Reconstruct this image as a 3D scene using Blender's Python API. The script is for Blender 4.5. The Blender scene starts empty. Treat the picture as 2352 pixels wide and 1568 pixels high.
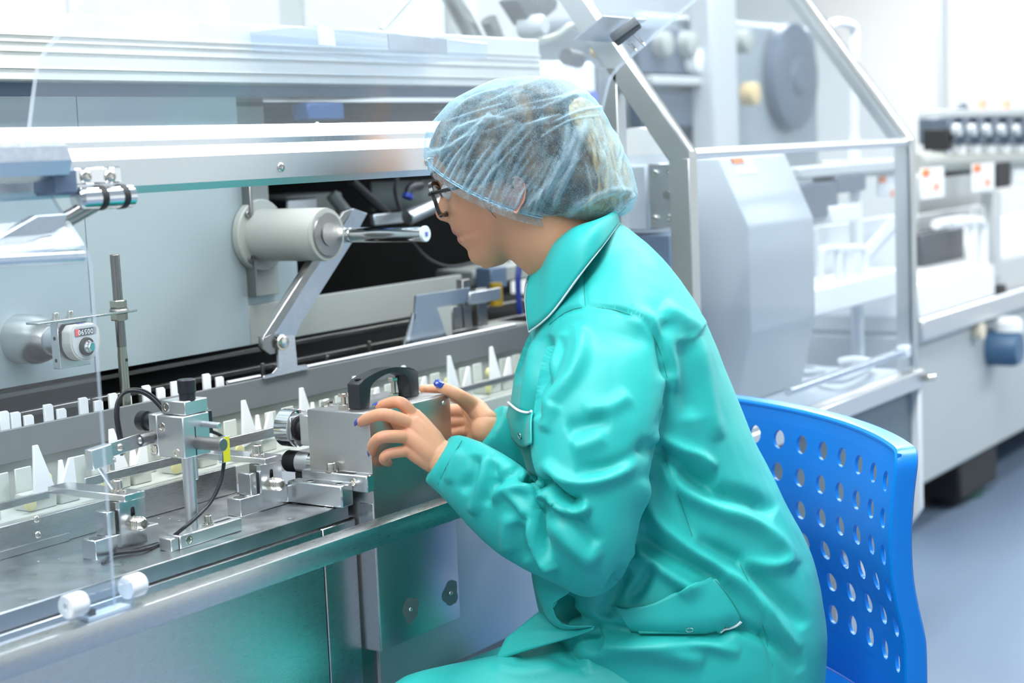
import bpy, bmesh, math, random
import numpy as np
from mathutils import Vector, Matrix, noise as mnoise

random.seed(7)
SC = bpy.context.scene
COL = SC.collection

# ------------------------------------------------------------------ camera
H = 1.22                       # eye height of the camera in metres
F_PX = 3815.0                  # focal length in pixels of the 2352x1568 frame
YAW, PITCH, ROLL = math.radians(33.897), math.radians(6.618), math.radians(-2.41)
CAM_F = Vector((math.cos(YAW)*math.cos(PITCH), math.sin(YAW)*math.cos(PITCH), -math.sin(PITCH)))
_r = Vector((math.sin(YAW), -math.cos(YAW), 0.0))
_u = _r.cross(CAM_F)
CAM_R = _r*math.cos(ROLL) + _u*math.sin(ROLL)
CAM_U = -_r*math.sin(ROLL) + _u*math.cos(ROLL)
CAM_C = Vector((0, 0, H))
cam_data = bpy.data.cameras.new('camera')
cam = bpy.data.objects.new('camera', cam_data)
COL.objects.link(cam)
cam.matrix_world = Matrix(((CAM_R.x, CAM_U.x, -CAM_F.x, CAM_C.x),
                           (CAM_R.y, CAM_U.y, -CAM_F.y, CAM_C.y),
                           (CAM_R.z, CAM_U.z, -CAM_F.z, CAM_C.z),
                           (0, 0, 0, 1)))
cam_data.sensor_width = 36.0
cam_data.lens = F_PX/2352*36.0
cam_data.clip_start = 0.05
cam_data.dof.use_dof = True
cam_data.dof.focus_distance = 2.12
cam_data.dof.aperture_fstop = 4.2
SC.camera = cam

# ------------------------------------------------------------------ world, exposure
world = bpy.data.worlds.new('world'); SC.world = world
world.use_nodes = True
world.node_tree.nodes['Background'].inputs[0].default_value = (0.90, 0.96, 1.0, 1)
world.node_tree.nodes['Background'].inputs[1].default_value = 0.55
SC.view_settings.view_transform = 'Standard'
SC.view_settings.look = 'None'
SC.view_settings.gamma = 1.0
SC.view_settings.use_curve_mapping = False
SC.view_settings.exposure = -0.04
SC.cycles.transparent_max_bounces = 20

def area(name, loc, sx, sy, power, col=(1, 1, 1), rot=(0, 0, 0)):
    l = bpy.data.lights.new(name, 'AREA'); l.shape = 'RECTANGLE'; l.size = sx; l.size_y = sy
    l.energy = power; l.color = col
    o = bpy.data.objects.new(name, l); o.location = loc; o.rotation_euler = rot; COL.objects.link(o)
    return o
LAMPS = [(-0.9, 0.75), (0.7, 0.75), (2.3, 0.75), (3.9, 0.75), (5.6, -0.75), (7.3, -0.9), (9.1, -0.9), (0.7, 2.1), (2.9, 2.1),
         (5.1, 2.3), (7.3, 3.3), (9.3, 3.3)]
for i, (lx, ly) in enumerate(LAMPS):
    area('ceiling_lamp_light', (lx, ly, 2.855), 1.16, 0.56, 54 if lx > 5 else (35 if ly < 2 else 15), (1.0, 1.0, 0.985))

# ------------------------------------------------------------------ helpers
def U(px, py, X=None, Y=None, Z=None, D=None):
    d = CAM_F + CAM_R*((px-1176)/F_PX) - CAM_U*((py-784)/F_PX)
    if X is not None: t = X/d.x
    elif Y is not None: t = Y/d.y
    elif Z is not None: t = (Z-H)/d.z
    else: t = D
    return CAM_C + d*t

def woff(o):
    v = Vector((0, 0, 0))
    while o is not None:
        v = v + o.location; o = o.parent
    return v

def thing(name, label, cat, loc=(0, 0, 0), group=None, kind=None):
    o = bpy.data.objects.new(name, None); o.empty_display_size = 0.02
    COL.objects.link(o); o.location = loc
    o['label'] = label; o['category'] = cat
    if group: o['group'] = group
    if kind: o['kind'] = kind
    return o

def finish(me, smooth_angle):
    if smooth_angle is not None:
        me.polygons.foreach_set('use_smooth', [True]*len(me.polygons))
        if smooth_angle < 179: me.set_sharp_from_angle(angle=math.radians(smooth_angle))
    me.update()

def obj(name, bm, m, parent=None, ang=38, local=False, label=None, cat=None, group=None, kind=None):
    """link a bmesh / mesh (in world coordinates unless local) as ONE mesh object"""
    if isinstance(bm, bmesh.types.BMesh):
        me = bpy.data.meshes.new(name)
        bmesh.ops.recalc_face_normals(bm, faces=bm.faces[:])
        bm.to_mesh(me); bm.free()
    else:
        me = bm
    ms = m if isinstance(m, (list, tuple)) else [m]
    if not me.materials:
        for x in ms: me.materials.append(x)
    finish(me, ang)
    o = bpy.data.objects.new(name, me); COL.objects.link(o)
    if parent is not None:
        o.parent = parent
        if not local: o.location = -woff(parent)
    elif not local and len(me.vertices):
        co = np.empty(len(me.vertices)*3); me.vertices.foreach_get('co', co); co = co.reshape(-1, 3)
        b = Vector(((co[:, 0].min()+co[:, 0].max())/2, (co[:, 1].min()+co[:, 1].max())/2, co[:, 2].min()))
        co -= np.array(b); me.vertices.foreach_set('co', co.ravel()); me.update(); o.location = b
    if label: o['label'] = label
    if cat: o['category'] = cat
    if group: o['group'] = group
    if kind: o['kind'] = kind
    return o

def copy_tree(o, parent=None):
    c = o.copy(); COL.objects.link(c)
    if parent is not None: c.parent = parent
    for ch in list(o.children): copy_tree(ch, c)
    return c

def B(): return bmesh.new()

def bev(bm, geom_faces, w, seg=1):
    if w <= 0: return
    es = set()
    for f in geom_faces:
        for e in f.edges: es.add(e)
    bmesh.ops.bevel(bm, geom=list(es), offset=w, segments=seg, profile=0.5, affect='EDGES', clamp_overlap=True)

def hexa(bm, P, w=0.0, seg=1):
    """8 corners: bottom 0-3, top 4-7"""
    v = [bm.verts.new(p) for p in P]
    fs = [bm.faces.new([v[i] for i in q]) for q in ((3, 2, 1, 0), (4, 5, 6, 7), (0, 1, 5, 4), (1, 2, 6, 5), (2, 3, 7, 6), (3, 0, 4, 7))]
    bev(bm, fs, w, seg)

def box(bm, x, y, z, w=0.0, seg=1):
    (a, b), (c, d), (e, f) = sorted(x), sorted(y), sorted(z)
    hexa(bm, [(a, c, e), (b, c, e), (b, d, e), (a, d, e), (a, c, f), (b, c, f), (b, d, f), (a, d, f)], w, seg)
    return bm

def obox(bm, c, ax, ay, az, w=0.0, seg=1):
    """oriented box, centre + three half-axis vectors"""
    c, ax, ay, az = map(Vector, (c, ax, ay, az))
    hexa(bm, [c-ax-ay-az, c+ax-ay-az, c+ax+ay-az, c-ax+ay-az, c-ax-ay+az, c+ax-ay+az, c+ax+ay+az, c-ax+ay+az], w, seg)
    return bm

def frame_of(d):
    d = Vector(d).normalized()
    a = Vector((0, 0, 1)) if abs(d.z) < 0.9 else Vector((1, 0, 0))
    s = d.cross(a).normalized(); t = s.cross(d)
    return d, s, t

def lathe(bm, p0, axis, prof, n=28, caps=True):
    """prof: list of (distance along axis, radius)"""
    p0 = Vector(p0); d, s, t = frame_of(axis)
    rings = []
    for h, r in prof:
        rings.append([bm.verts.new(p0+d*h+(s*math.cos(2*math.pi*k/n)+t*math.sin(2*math.pi*k/n))*max(r, 1e-5)) for k in range(n)])
    for a, b in zip(rings, rings[1:]):
        for k in range(n):
            bm.faces.new((a[k], a[(k+1) % n], b[(k+1) % n], b[k]))
    if caps:
        bm.faces.new(rings[0][::-1]); bm.faces.new(rings[-1])
    return bm

def cyl(bm, p0, p1, r, r2=None, n=24, ch=0.0):
    p0, p1 = Vector(p0), Vector(p1); L = (p1-p0).length; r2 = r if r2 is None else r2
    if ch: prof = [(0, r-ch), (ch, r), (L-ch, r2), (L, r2-ch)]
    else: prof = [(0, r), (L, r2)]
    return lathe(bm, p0, p1-p0, prof, n)

def prism(bm, pts, vec, w=0.0, seg=1):
    """polygon of 3d points extruded along vec"""
    vec = Vector(vec)
    a = [bm.verts.new(Vector(p)) for p in pts]; b = [bm.verts.new(Vector(p)+vec) for p in pts]
    n = len(a)
    fs = [bm.faces.new(a[::-1]), bm.faces.new(b)]
    for k in range(n):
        fs.append(bm.faces.new((a[k], a[(k+1) % n], b[(k+1) % n], b[k])))
    bev(bm, fs, w, seg)
    return bm

def yz(pts, x): return [(x, p[0], p[1]) for p in pts]

def smooth_path(pts, sub=8, closed=False):
    P = [Vector(p) for p in pts]; out = []
    n = len(P)
    rng = range(n if closed else n-1)
    for i in rng:
        if closed: p0, p1, p2, p3 = P[i-1], P[i], P[(i+1) % n], P[(i+2) % n]
        else: p0, p1, p2, p3 = P[max(i-1, 0)], P[i], P[i+1], P[min(i+2, n-1)]
        for k in range(sub):
            t = k/sub
            out.append(0.5*((2*p1)+(-p0+p2)*t+(2*p0-5*p1+4*p2-p3)*t*t+(-p0+3*p1-3*p2+p3)*t**3))
    if not closed: out.append(P[-1])
    return out

def tube(bm, pts, r, n=10, sub=0, closed=False, round_ends=False):
    P = smooth_path(pts, sub, closed) if sub else [Vector(p) for p in pts]
    m = len(P)
    R = [r(i/(m-1)) if callable(r) else r for i in range(m)]
    T = []
    for i in range(m):
        a = P[i-1] if (i > 0 or closed) else P[i]
        b = P[(i+1) % m] if (i < m-1 or closed) else P[i]
        T.append((b-a).normalized())
    d, s, t = frame_of(T[0]); rings = []
    for i in range(m):
        s = (s-T[i]*s.dot(T[i])).normalized(); t = T[i].cross(s)
        rings.append([bm.verts.new(P[i]+(s*math.cos(2*math.pi*k/n)+t*math.sin(2*math.pi*k/n))*R[i]) for k in range(n)])
    seq = list(zip(rings, rings[1:])) + ([(rings[-1], rings[0])] if closed else [])
    for a, b in seq:
        for k in range(n):
            bm.faces.new((a[k], a[(k+1) % n], b[(k+1) % n], b[k]))
    if not closed:
        if round_ends:
            va = bm.verts.new(P[0]-T[0]*R[0]*0.6); vb = bm.verts.new(P[-1]+T[-1]*R[-1]*0.6)
            for k in range(n):
                bm.faces.new((rings[0][(k+1) % n], rings[0][k], va)); bm.faces.new((rings[-1][k], rings[-1][(k+1) % n], vb))
        else:
            bm.faces.new(rings[0][::-1]); bm.faces.new(rings[-1])
    return bm

# ------------------------------------------------------------------ materials
def newmat(name):
    m = bpy.data.materials.new(name); m.use_nodes = True
    nt = m.node_tree; p = nt.nodes['Principled BSDF']
    return m, nt, p

def N(nt, typ, **kw):
    n = nt.nodes.new(typ)
    for k, v in kw.items():
        if k in n.inputs.keys() if isinstance(k, str) else False: n.inputs[k].default_value = v
        else: setattr(n, k, v)
    return n

def mat(name, col, rough=0.5, metal=0.0, spec=0.5, grain=None, bump=0.0, scale=40.0, var=0.0, rvar=0.0, coat=0.0, stretch=(1, 1, 1), sheen=0.0, sss=0.0, detail=4.0):
    """principled with object-space noise in colour / roughness / bump"""
    m, nt, p = newmat(name)
    p.inputs['Base Color'].default_value = (*col, 1); p.inputs['Roughness'].default_value = rough
    p.inputs['Metallic'].default_value = metal; p.inputs['Specular IOR Level'].default_value = spec
    if coat: p.inputs['Coat Weight'].default_value = coat; p.inputs['Coat Roughness'].default_value = 0.15
    if sheen: p.inputs['Sheen Weight'].default_value = sheen
    if sss:
        p.inputs['Subsurface Weight'].default_value = sss; p.inputs['Subsurface Radius'].default_value = (0.008, 0.003, 0.0015)
        p.inputs['Subsurface Scale'].default_value = 1.0
    if bump or var or rvar:
        tc = N(nt, 'ShaderNodeNewGeometry'); mp = N(nt, 'ShaderNodeMapping'); mp.inputs['Scale'].default_value = stretch
        nz = N(nt, 'ShaderNodeTexNoise'); nz.inputs['Scale'].default_value = scale; nz.inputs['Detail'].default_value = detail
        nt.links.new(tc.outputs['Position'], mp.inputs[0]); nt.links.new(mp.outputs[0], nz.inputs['Vector'])
        if var:
            mx = N(nt, 'ShaderNodeMix', data_type='RGBA')
            mx.inputs[6].default_value = (*[c*(1-var) for c in col], 1); mx.inputs[7].default_value = (*[min(1, c*(1+var)) for c in col], 1)
            nt.links.new(nz.outputs['Fac'], mx.inputs[0]); nt.links.new(mx.outputs[2], p.inputs['Base Color'])
        if rvar:
            mr = N(nt, 'ShaderNodeMapRange'); mr.inputs['From Min'].default_value = 0.3; mr.inputs['From Max'].default_value = 0.7
            mr.inputs['To Min'].default_value = max(0.02, rough-rvar); mr.inputs['To Max'].default_value = rough+rvar
            nt.links.new(nz.outputs['Fac'], mr.inputs[0]); nt.links.new(mr.outputs[0], p.inputs['Roughness'])
        if bump:
            bp = N(nt, 'ShaderNodeBump'); bp.inputs['Strength'].default_value = bump; bp.inputs['Distance'].default_value = 0.0001
            nt.links.new(nz.outputs['Fac'], bp.inputs['Height']); nt.links.new(bp.outputs[0], p.inputs['Normal'])
    return m

def clear_sheet(name, tint=(0.94, 0.97, 1.0), haze=0.06, gloss=0.1, rough=0.03):
    """thin clear polycarbonate: lets light through, faint milky haze, fresnel gloss"""
    m, nt, p = newmat(name); nt.nodes.remove(p)
    out = nt.nodes['Material Output']
    tr = N(nt, 'ShaderNodeBsdfTransparent'); tr.inputs[0].default_value = (*tint, 1)
    df = N(nt, 'ShaderNodeBsdfDiffuse'); df.inputs[0].default_value = (0.94, 0.96, 0.96, 1)
    tl = N(nt, 'ShaderNodeBsdfTranslucent'); tl.inputs[0].default_value = (0.94, 0.96, 0.96, 1)
    gl = N(nt, 'ShaderNodeBsdfGlossy'); gl.inputs['Roughness'].default_value = rough
    fr = N(nt, 'ShaderNodeLayerWeight'); fr.inputs['Blend'].default_value = 0.5
    pw = N(nt, 'ShaderNodeMath', operation='POWER'); pw.inputs[1].default_value = 4.0; nt.links.new(fr.outputs['Facing'], pw.inputs[0])
    mh = N(nt, 'ShaderNodeMixShader'); mh.inputs[0].default_value = 0.5
    nt.links.new(df.outputs[0], mh.inputs[1]); nt.links.new(tl.outputs[0], mh.inputs[2])
    m1 = N(nt, 'ShaderNodeMixShader'); m1.inputs[0].default_value = haze
    nt.links.new(tr.outputs[0], m1.inputs[1]); nt.links.new(mh.outputs[0], m1.inputs[2])
    ml = N(nt, 'ShaderNodeMath', operation='MULTIPLY_ADD'); ml.inputs[1].default_value = gloss*4; ml.inputs[2].default_value = gloss*.3; ml.use_clamp = True
    nt.links.new(pw.outputs[0], ml.inputs[0])
    m2 = N(nt, 'ShaderNodeMixShader')
    nt.links.new(ml.outputs[0], m2.inputs[0]); nt.links.new(m1.outputs[0], m2.inputs[1]); nt.links.new(gl.outputs[0], m2.inputs[2])
    nt.links.new(m2.outputs[0], out.inputs[0])
    return m

M = {}
M['steel'] = mat('brushed_steel', (0.60, 0.61, 0.61), 0.30, 1.0, bump=0.05, rvar=0.05, var=0.03, scale=60, stretch=(1, 8, 40))
M['steel_v'] = mat('brushed_steel_cover', (0.60, 0.60, 0.59), 0.36, 1.0, bump=0.05, rvar=0.05, var=0.03, scale=50, stretch=(1.5, 1.5, 60))
M['steel_plate'] = mat('milled_plate', (0.56, 0.58, 0.59), 0.33, 1.0, rvar=0.06, var=0.04, bump=0.0, scale=35)
M['alu'] = mat('anodised_aluminium', (0.70, 0.72, 0.73), 0.38, 1.0, rvar=0.03, scale=200, bump=0.05)
M['alu_bright'] = mat('machined_aluminium', (0.74, 0.76, 0.78), 0.24, 1.0, rvar=0.03, scale=160)
M['chrome'] = mat('polished_chrome', (0.78, 0.79, 0.80), 0.08, 1.0)
M['bolt'] = mat('nickel_plated_bolt', (0.72, 0.69, 0.62), 0.20, 1.0, rvar=0.05, scale=300)
M['dark_steel'] = mat('dark_steel', (0.30, 0.30, 0.29), 0.35, 1.0, rvar=0.08, scale=80)
M['zinc'] = mat('olive_zinc_steel', (0.42, 0.44, 0.38), 0.35, 1.0, rvar=0.05, scale=150)
M['wall_grey'] = mat('grey_guide_wall', (0.135, 0.15, 0.155), 0.42, 0.0, var=0.06, scale=20, rvar=0.05)
M['panel'] = mat('satin_panel', (0.37, 0.45, 0.475), 0.38, 0.25, var=0.03, scale=9, rvar=0.04)
M['panel_beige'] = mat('beige_grey_paint', (0.36, 0.385, 0.36), 0.45, 0.0, var=0.03, scale=14)
M['black'] = mat('matt_black', (0.012, 0.013, 0.014), 0.6, 0.0)
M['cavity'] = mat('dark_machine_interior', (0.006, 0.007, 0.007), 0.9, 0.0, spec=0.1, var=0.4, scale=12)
M['black_plastic'] = mat('black_plastic', (0.020, 0.023, 0.028), 0.38, 0.0, bump=0.1, scale=600)
M['rubber'] = mat('black_rubber', (0.015, 0.014, 0.014), 0.55, 0.0)
M['white_plastic'] = mat('white_plastic', (0.86, 0.89, 0.90), 0.42, 0.0, sss=0.0)
M['ivory'] = mat('translucent_ivory_plastic', (0.50, 0.54, 0.50), 0.38, 0.0, var=0.05, scale=60)
M['yellow_nub'] = mat('pale_yellow_gel', (0.62, 0.60, 0.30), 0.3, 0.0, var=0.15, scale=90)
M['yellow'] = mat('yellow_label', (0.88, 0.82, 0.03), 0.5)
M['grey_plastic'] = mat('light_grey_plastic', (0.50, 0.53, 0.53), 0.45)
M['beige_plastic'] = mat('beige_grey_plastic', (0.47, 0.48, 0.44), 0.45)
M['print_dark'] = mat('dark_print', (0.05, 0.06, 0.07), 0.5)
M['print_blue'] = mat('blue_print', (0.12, 0.15, 0.50), 0.5)
M['print_red'] = mat('red_print', (0.70, 0.10, 0.10), 0.5)
M['print_white'] = mat('white_print', (0.85, 0.88, 0.88), 0.5)
M['dark_alu'] = mat('grey_anodised_bar', (0.30, 0.30, 0.29), 0.4, 1.0)
M['steel_blue'] = mat('bluish_steel', (0.42, 0.48, 0.54), 0.33, 1.0, rvar=0.10, var=0.10, scale=14)
M['steel_turned'] = mat('turned_steel', (0.60, 0.60, 0.58), 0.26, 1.0, bump=0.2, scale=40, stretch=(1, 30, 1))
M['pale_cap'] = mat('pale_end_cap', (0.66, 0.74, 0.80), 0.4)
M['stain'] = mat('dried_stain', (0.30, 0.33, 0.33), 0.5, 0.35, var=0.08, scale=200)
M['cloth'] = mat('turquoise_twill', (0.016, 0.455, 0.425), 0.52, 0.0, spec=0.45, bump=0.12, scale=1400, var=0.04, sheen=0.06, detail=2)
M['piping'] = mat('white_piping', (0.84, 0.88, 0.90), 0.5)
M['stitch'] = mat('dark_turquoise_thread', (0.012, 0.25, 0.22), 0.7)
M['clear'] = clear_sheet('clear_polycarbonate', haze=0.022)
M['clear_hood'] = clear_sheet('scuffed_clear_hood', haze=0.08, gloss=0.10, rough=0.08)
M['clear_edge'] = mat('polycarbonate_cut_edge', (0.72, 0.80, 0.90), 0.35)
M['clear_edge'].node_tree.nodes['Principled BSDF'].inputs['Alpha'].default_value = 0.55
M['clear_block'] = clear_sheet('clear_acrylic_block', tint=(0.80, 0.88, 0.97), haze=0.12, gloss=0.12)
M['wall'] = mat('white_clean_room_wall', (0.79, 0.795, 0.775), 0.6, var=0.015, scale=2)
M['ceiling'] = mat('white_ceiling', (0.80, 0.82, 0.83), 0.7, var=0.01, scale=2)
M['floor'] = mat('blue_grey_epoxy_floor', (0.155, 0.215, 0.305), 0.34, 0.0, var=0.10, scale=60, rvar=0.04, detail=6)
M['white_paint'] = mat('white_enamel', (0.80, 0.83, 0.84), 0.35, var=0.02, scale=5)
M['grey_paint'] = mat('light_grey_enamel', (0.50, 0.54, 0.57), 0.38, var=0.03, scale=5)
M['dark_paint'] = mat('dark_slate_enamel', (0.10, 0.15, 0.18), 0.35, var=0.05, scale=6)
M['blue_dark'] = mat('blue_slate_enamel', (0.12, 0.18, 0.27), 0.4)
M['orange_print'] = mat('orange_print', (0.85, 0.22, 0.06), 0.5)
M['blue_hose'] = mat('blue_hose', (0.02, 0.05, 0.30), 0.35)
M['amber'] = mat('amber_plastic', (0.42, 0.27, 0.02), 0.4)
M['steel_post'] = mat('satin_steel_profile', (0.60, 0.62, 0.61), 0.32, 1.0, rvar=0.04, scale=40, bump=0.05)
M['conveyor_grey'] = mat('warm_grey_enamel', (0.40, 0.44, 0.45), 0.4, var=0.03, scale=5)
M['housing'] = mat('ivory_satin_sheet', (0.66, 0.67, 0.63), 0.34, 0.35, var=0.03, scale=6, stretch=(.3, 6, 20))
M['clad_light'] = mat('pale_satin_sheet', (0.52, 0.57, 0.61), 0.42, 0.35, var=0.06, scale=7)
M['grey_light'] = mat('pale_grey_enamel', (0.49, 0.52, 0.53), 0.4, var=0.02, scale=5)
M['grey_mid'] = mat('blue_grey_enamel', (0.27, 0.32, 0.35), 0.4, var=0.03, scale=5)
M['slate_mid'] = mat('slate_blue_enamel', (0.09, 0.12, 0.16), 0.4, var=0.1, scale=20)
M['dark_soft'] = mat('charcoal_enamel', (0.07, 0.08, 0.10), 0.4)
M['dark_green'] = mat('dark_green_rubber', (0.02, 0.08, 0.07), 0.6)
M['orange_soft'] = mat('pale_orange_plastic', (0.85, 0.42, 0.30), 0.5)
M['amber_soft'] = mat('brass_yellow', (0.65, 0.50, 0.25), 0.4)
M['cream'] = mat('cream_plastic', (0.70, 0.64, 0.50), 0.5)
M['switch_blue'] = mat('blue_grey_plastic', (0.05, 0.12, 0.22), 0.4)
M['blue_motor'] = mat('blue_motor_enamel', (0.02, 0.10, 0.26), 0.35)
M['blue_chair'] = mat('bright_blue_plastic', (0.0, 0.20, 0.70), 0.32, 0.0, bump=0.05, scale=500)
M['pale_wall'] = mat('pale_grey_white_enamel', (0.55, 0.59, 0.61), 0.4, var=0.02, scale=4)
M['skin'] = mat('fair_skin', (0.68, 0.345, 0.20), 0.48, 0.0, spec=0.4, var=0.10, scale=28, bump=0.06, sss=0.12, detail=5)
def add_blush(m, col):
    nt = m.node_tree; p = nt.nodes['Principled BSDF']; src = p.inputs['Base Color'].links[0].from_socket
    at = N(nt, 'ShaderNodeAttribute'); at.attribute_name = 'blush'; mx = N(nt, 'ShaderNodeMix', data_type='RGBA'); mx.inputs[7].default_value = (*col, 1)
    nt.links.new(at.outputs['Fac'], mx.inputs[0]); nt.links.new(src, mx.inputs[6]); nt.links.new(mx.outputs[2], p.inputs['Base Color'])
add_blush(M['skin'], (0.60, 0.20, 0.14))
M['skin_ear'] = mat('flushed_ear_skin', (0.66, 0.32, 0.24), 0.48, 0.0, var=0.08, scale=60, sss=0.15)
M['lips'] = mat('rose_lips', (0.55, 0.20, 0.16), 0.38, 0.0, var=0.08, scale=90)
M['nail'] = mat('dark_blue_nail_varnish', (0.012, 0.055, 0.36), 0.16, 0.0, coat=0.6)
M['nail_light'] = mat('glossy_blue_nail_varnish', (0.03, 0.10, 0.42), 0.12, 0.0, coat=0.8)
M['eye'] = mat('eye_white', (0.75, 0.72, 0.70), 0.2)
M['brow'] = mat('dark_brown_brow', (0.045, 0.028, 0.018), 0.6)
M['glasses'] = mat('glossy_black_acetate', (0.010, 0.010, 0.011), 0.16, 0.0, coat=0.5)
M['lens'] = clear_sheet('spectacle_lens', tint=(0.96, 0.97, 0.97), haze=0.0, gloss=0.1)
def hairmat(name, dark, light, pos, stretch):
    m, nt, p = newmat(name); p.inputs['Roughness'].default_value = 0.42
    ge = N(nt, 'ShaderNodeNewGeometry'); mp = N(nt, 'ShaderNodeMapping'); mp.inputs['Scale'].default_value = stretch; mp.inputs['Rotation'].default_value = (0.35, -0.5, 0.2)
    nz = N(nt, 'ShaderNodeTexNoise'); nz.inputs['Scale'].default_value = 55; nz.inputs['Detail'].default_value = 6
    cr = N(nt, 'ShaderNodeValToRGB'); cr.color_ramp.elements[0].position = pos[0]; cr.color_ramp.elements[1].position = pos[1]
    cr.color_ramp.elements[0].color = (*dark, 1); cr.color_ramp.elements[1].color = (*light, 1)
    bp = N(nt, 'ShaderNodeBump'); bp.inputs['Strength'].default_value = 0.5; bp.inputs['Distance'].default_value = 0.001
    nt.links.new(ge.outputs['Position'], mp.inputs[0]); nt.links.new(mp.outputs[0], nz.inputs['Vector']); nt.links.new(nz.outputs['Fac'], cr.inputs[0])
    nt.links.new(cr.outputs[0], p.inputs['Base Color']); nt.links.new(nz.outputs['Fac'], bp.inputs['Height']); nt.links.new(bp.outputs[0], p.inputs['Normal'])
    return m
M['hair'] = hairmat('dark_blond_hair', (0.035, 0.022, 0.016), (0.30, 0.16, 0.07), (0.42, 0.72), (1, 1, 0.25))
M['blond'] = hairmat('golden_blond_hair', (0.20, 0.11, 0.045), (0.85, 0.56, 0.25), (0.33, 0.62), (3, 3, 0.35))
def capmat():
    m, nt, p = newmat('pale_blue_nonwoven'); nt.nodes.remove(p); out = nt.nodes['Material Output']
    ge = N(nt, 'ShaderNodeNewGeometry')
    n1 = N(nt, 'ShaderNodeTexNoise'); n1.inputs['Scale'].default_value = 420; n1.inputs['Detail'].default_value = 3; n1.inputs['Distortion'].default_value = 1.6
    n2 = N(nt, 'ShaderNodeTexNoise'); n2.inputs['Scale'].default_value = 38; n2.inputs['Detail'].default_value = 5; n2.inputs['Distortion'].default_value = 0.8
    for n in (n1, n2): nt.links.new(ge.outputs['Position'], n.inputs['Vector'])
    at = N(nt, 'ShaderNodeAttribute'); at.attribute_name = 'pleat'
    lw = N(nt, 'ShaderNodeLayerWeight'); lw.inputs['Blend'].default_value = 0.28
    def mth(op, a, b):
        q = N(nt, 'ShaderNodeMath', operation=op)
        for i, v in enumerate((a, b)):
            if isinstance(v, (int, float)): q.inputs[i].default_value = v
            else: nt.links.new(v, q.inputs[i])
        return q.outputs[0]
    al = mth('ADD', mth('MULTIPLY', mth('SUBTRACT', n1.outputs['Fac'], .5), .9), mth('MULTIPLY', mth('SUBTRACT', n2.outputs['Fac'], .5), .7))
    al = mth('ADD', al, mth('ADD', .20, mth('ADD', mth('MULTIPLY', at.outputs['Fac'], .34), mth('MULTIPLY', lw.outputs['Facing'], .55))))
    cl = N(nt, 'ShaderNodeClamp'); cl.inputs['Min'].default_value = .08; cl.inputs['Max'].default_value = .93; nt.links.new(al, cl.inputs[0])
    df = N(nt, 'ShaderNodeBsdfDiffuse'); df.inputs[0].default_value = (0.58, 0.84, 0.96, 1)
    tl = N(nt, 'ShaderNodeBsdfTranslucent'); tl.inputs[0].default_value = (0.58, 0.84, 0.96, 1)
    mx = N(nt, 'ShaderNodeMixShader'); mx.inputs[0].default_value = .35; nt.links.new(df.outputs[0], mx.inputs[1]); nt.links.new(tl.outputs[0], mx.inputs[2])
    tr = N(nt, 'ShaderNodeBsdfTransparent'); tr.inputs[0].default_value = (0.88, 0.96, 1, 1)
    m2 = N(nt, 'ShaderNodeMixShader'); nt.links.new(cl.outputs[0], m2.inputs[0]); nt.links.new(tr.outputs[0], m2.inputs[1]); nt.links.new(mx.outputs[0], m2.inputs[2])
    nt.links.new(m2.outputs[0], out.inputs[0]); return m
M['cap'] = capmat()
M['cap_band'] = mat('pale_blue_elastic', (0.45, 0.74, 0.90), 0.6)
def emat(name, col, s):
    m, nt, p = newmat(name)
    p.inputs['Base Color'].default_value = (*col, 1); p.inputs['Emission Color'].default_value = (*col, 1); p.inputs['Emission Strength'].default_value = s
    return m
M['lamp'] = emat('lit_lamp_diffuser', (0.95, 0.98, 1.0), 7.0)
# ================================================================== room
X0R, X1R, Y0R, Y1R, ZC = -3.0, 11.0, -3.2, 5.4, 2.95
obj('floor', box(B(), (X0R, X1R), (Y0R, Y1R), (-0.06, 0)), M['floor'], kind='structure', label='blue grey speckled epoxy floor', local=True)
obj('ceiling', box(B(), (X0R, X1R), (Y0R, Y1R), (ZC, ZC+0.06)), M['ceiling'], kind='structure', label='plain white clean room ceiling', local=True)
obj('wall_back', box(B(), (X0R, X1R), (Y1R, Y1R+0.08), (0, ZC)), M['wall'], kind='structure', label='white clean room wall behind the machines', local=True)
obj('wall_far', box(B(), (X1R, X1R+0.08), (Y0R, Y1R), (0, ZC)), M['wall'], kind='structure', label='white wall at the far end of the line', local=True)
obj('wall_aisle', box(B(), (X0R, X1R), (Y0R-0.08, Y0R), (0, ZC)), M['wall'], kind='structure', label='white wall across the aisle', local=True)
obj('wall_near', box(B(), (X0R-0.08, X0R), (Y0R, Y1R), (0, ZC)), M['wall'], kind='structure', label='white wall at the near end of the line', local=True)
for i, (lx, ly) in enumerate(LAMPS):
    t = thing('ceiling_light', 'flat rectangular ceiling light in a white frame', 'ceiling light', (lx, ly, ZC-0.08), group='ceiling lights')
    b = B(); box(b, (lx-.62, lx+.62), (ly-.32, ly+.32), (ZC-.075, ZC), .004)
    obj('frame', b, M['white_paint'], t)
    b = B(); box(b, (lx-.58, lx+.58), (ly-.28, ly+.28), (ZC-.082, ZC-.074), .002)
    obj('diffuser', b, M['lamp'], t)
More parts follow.
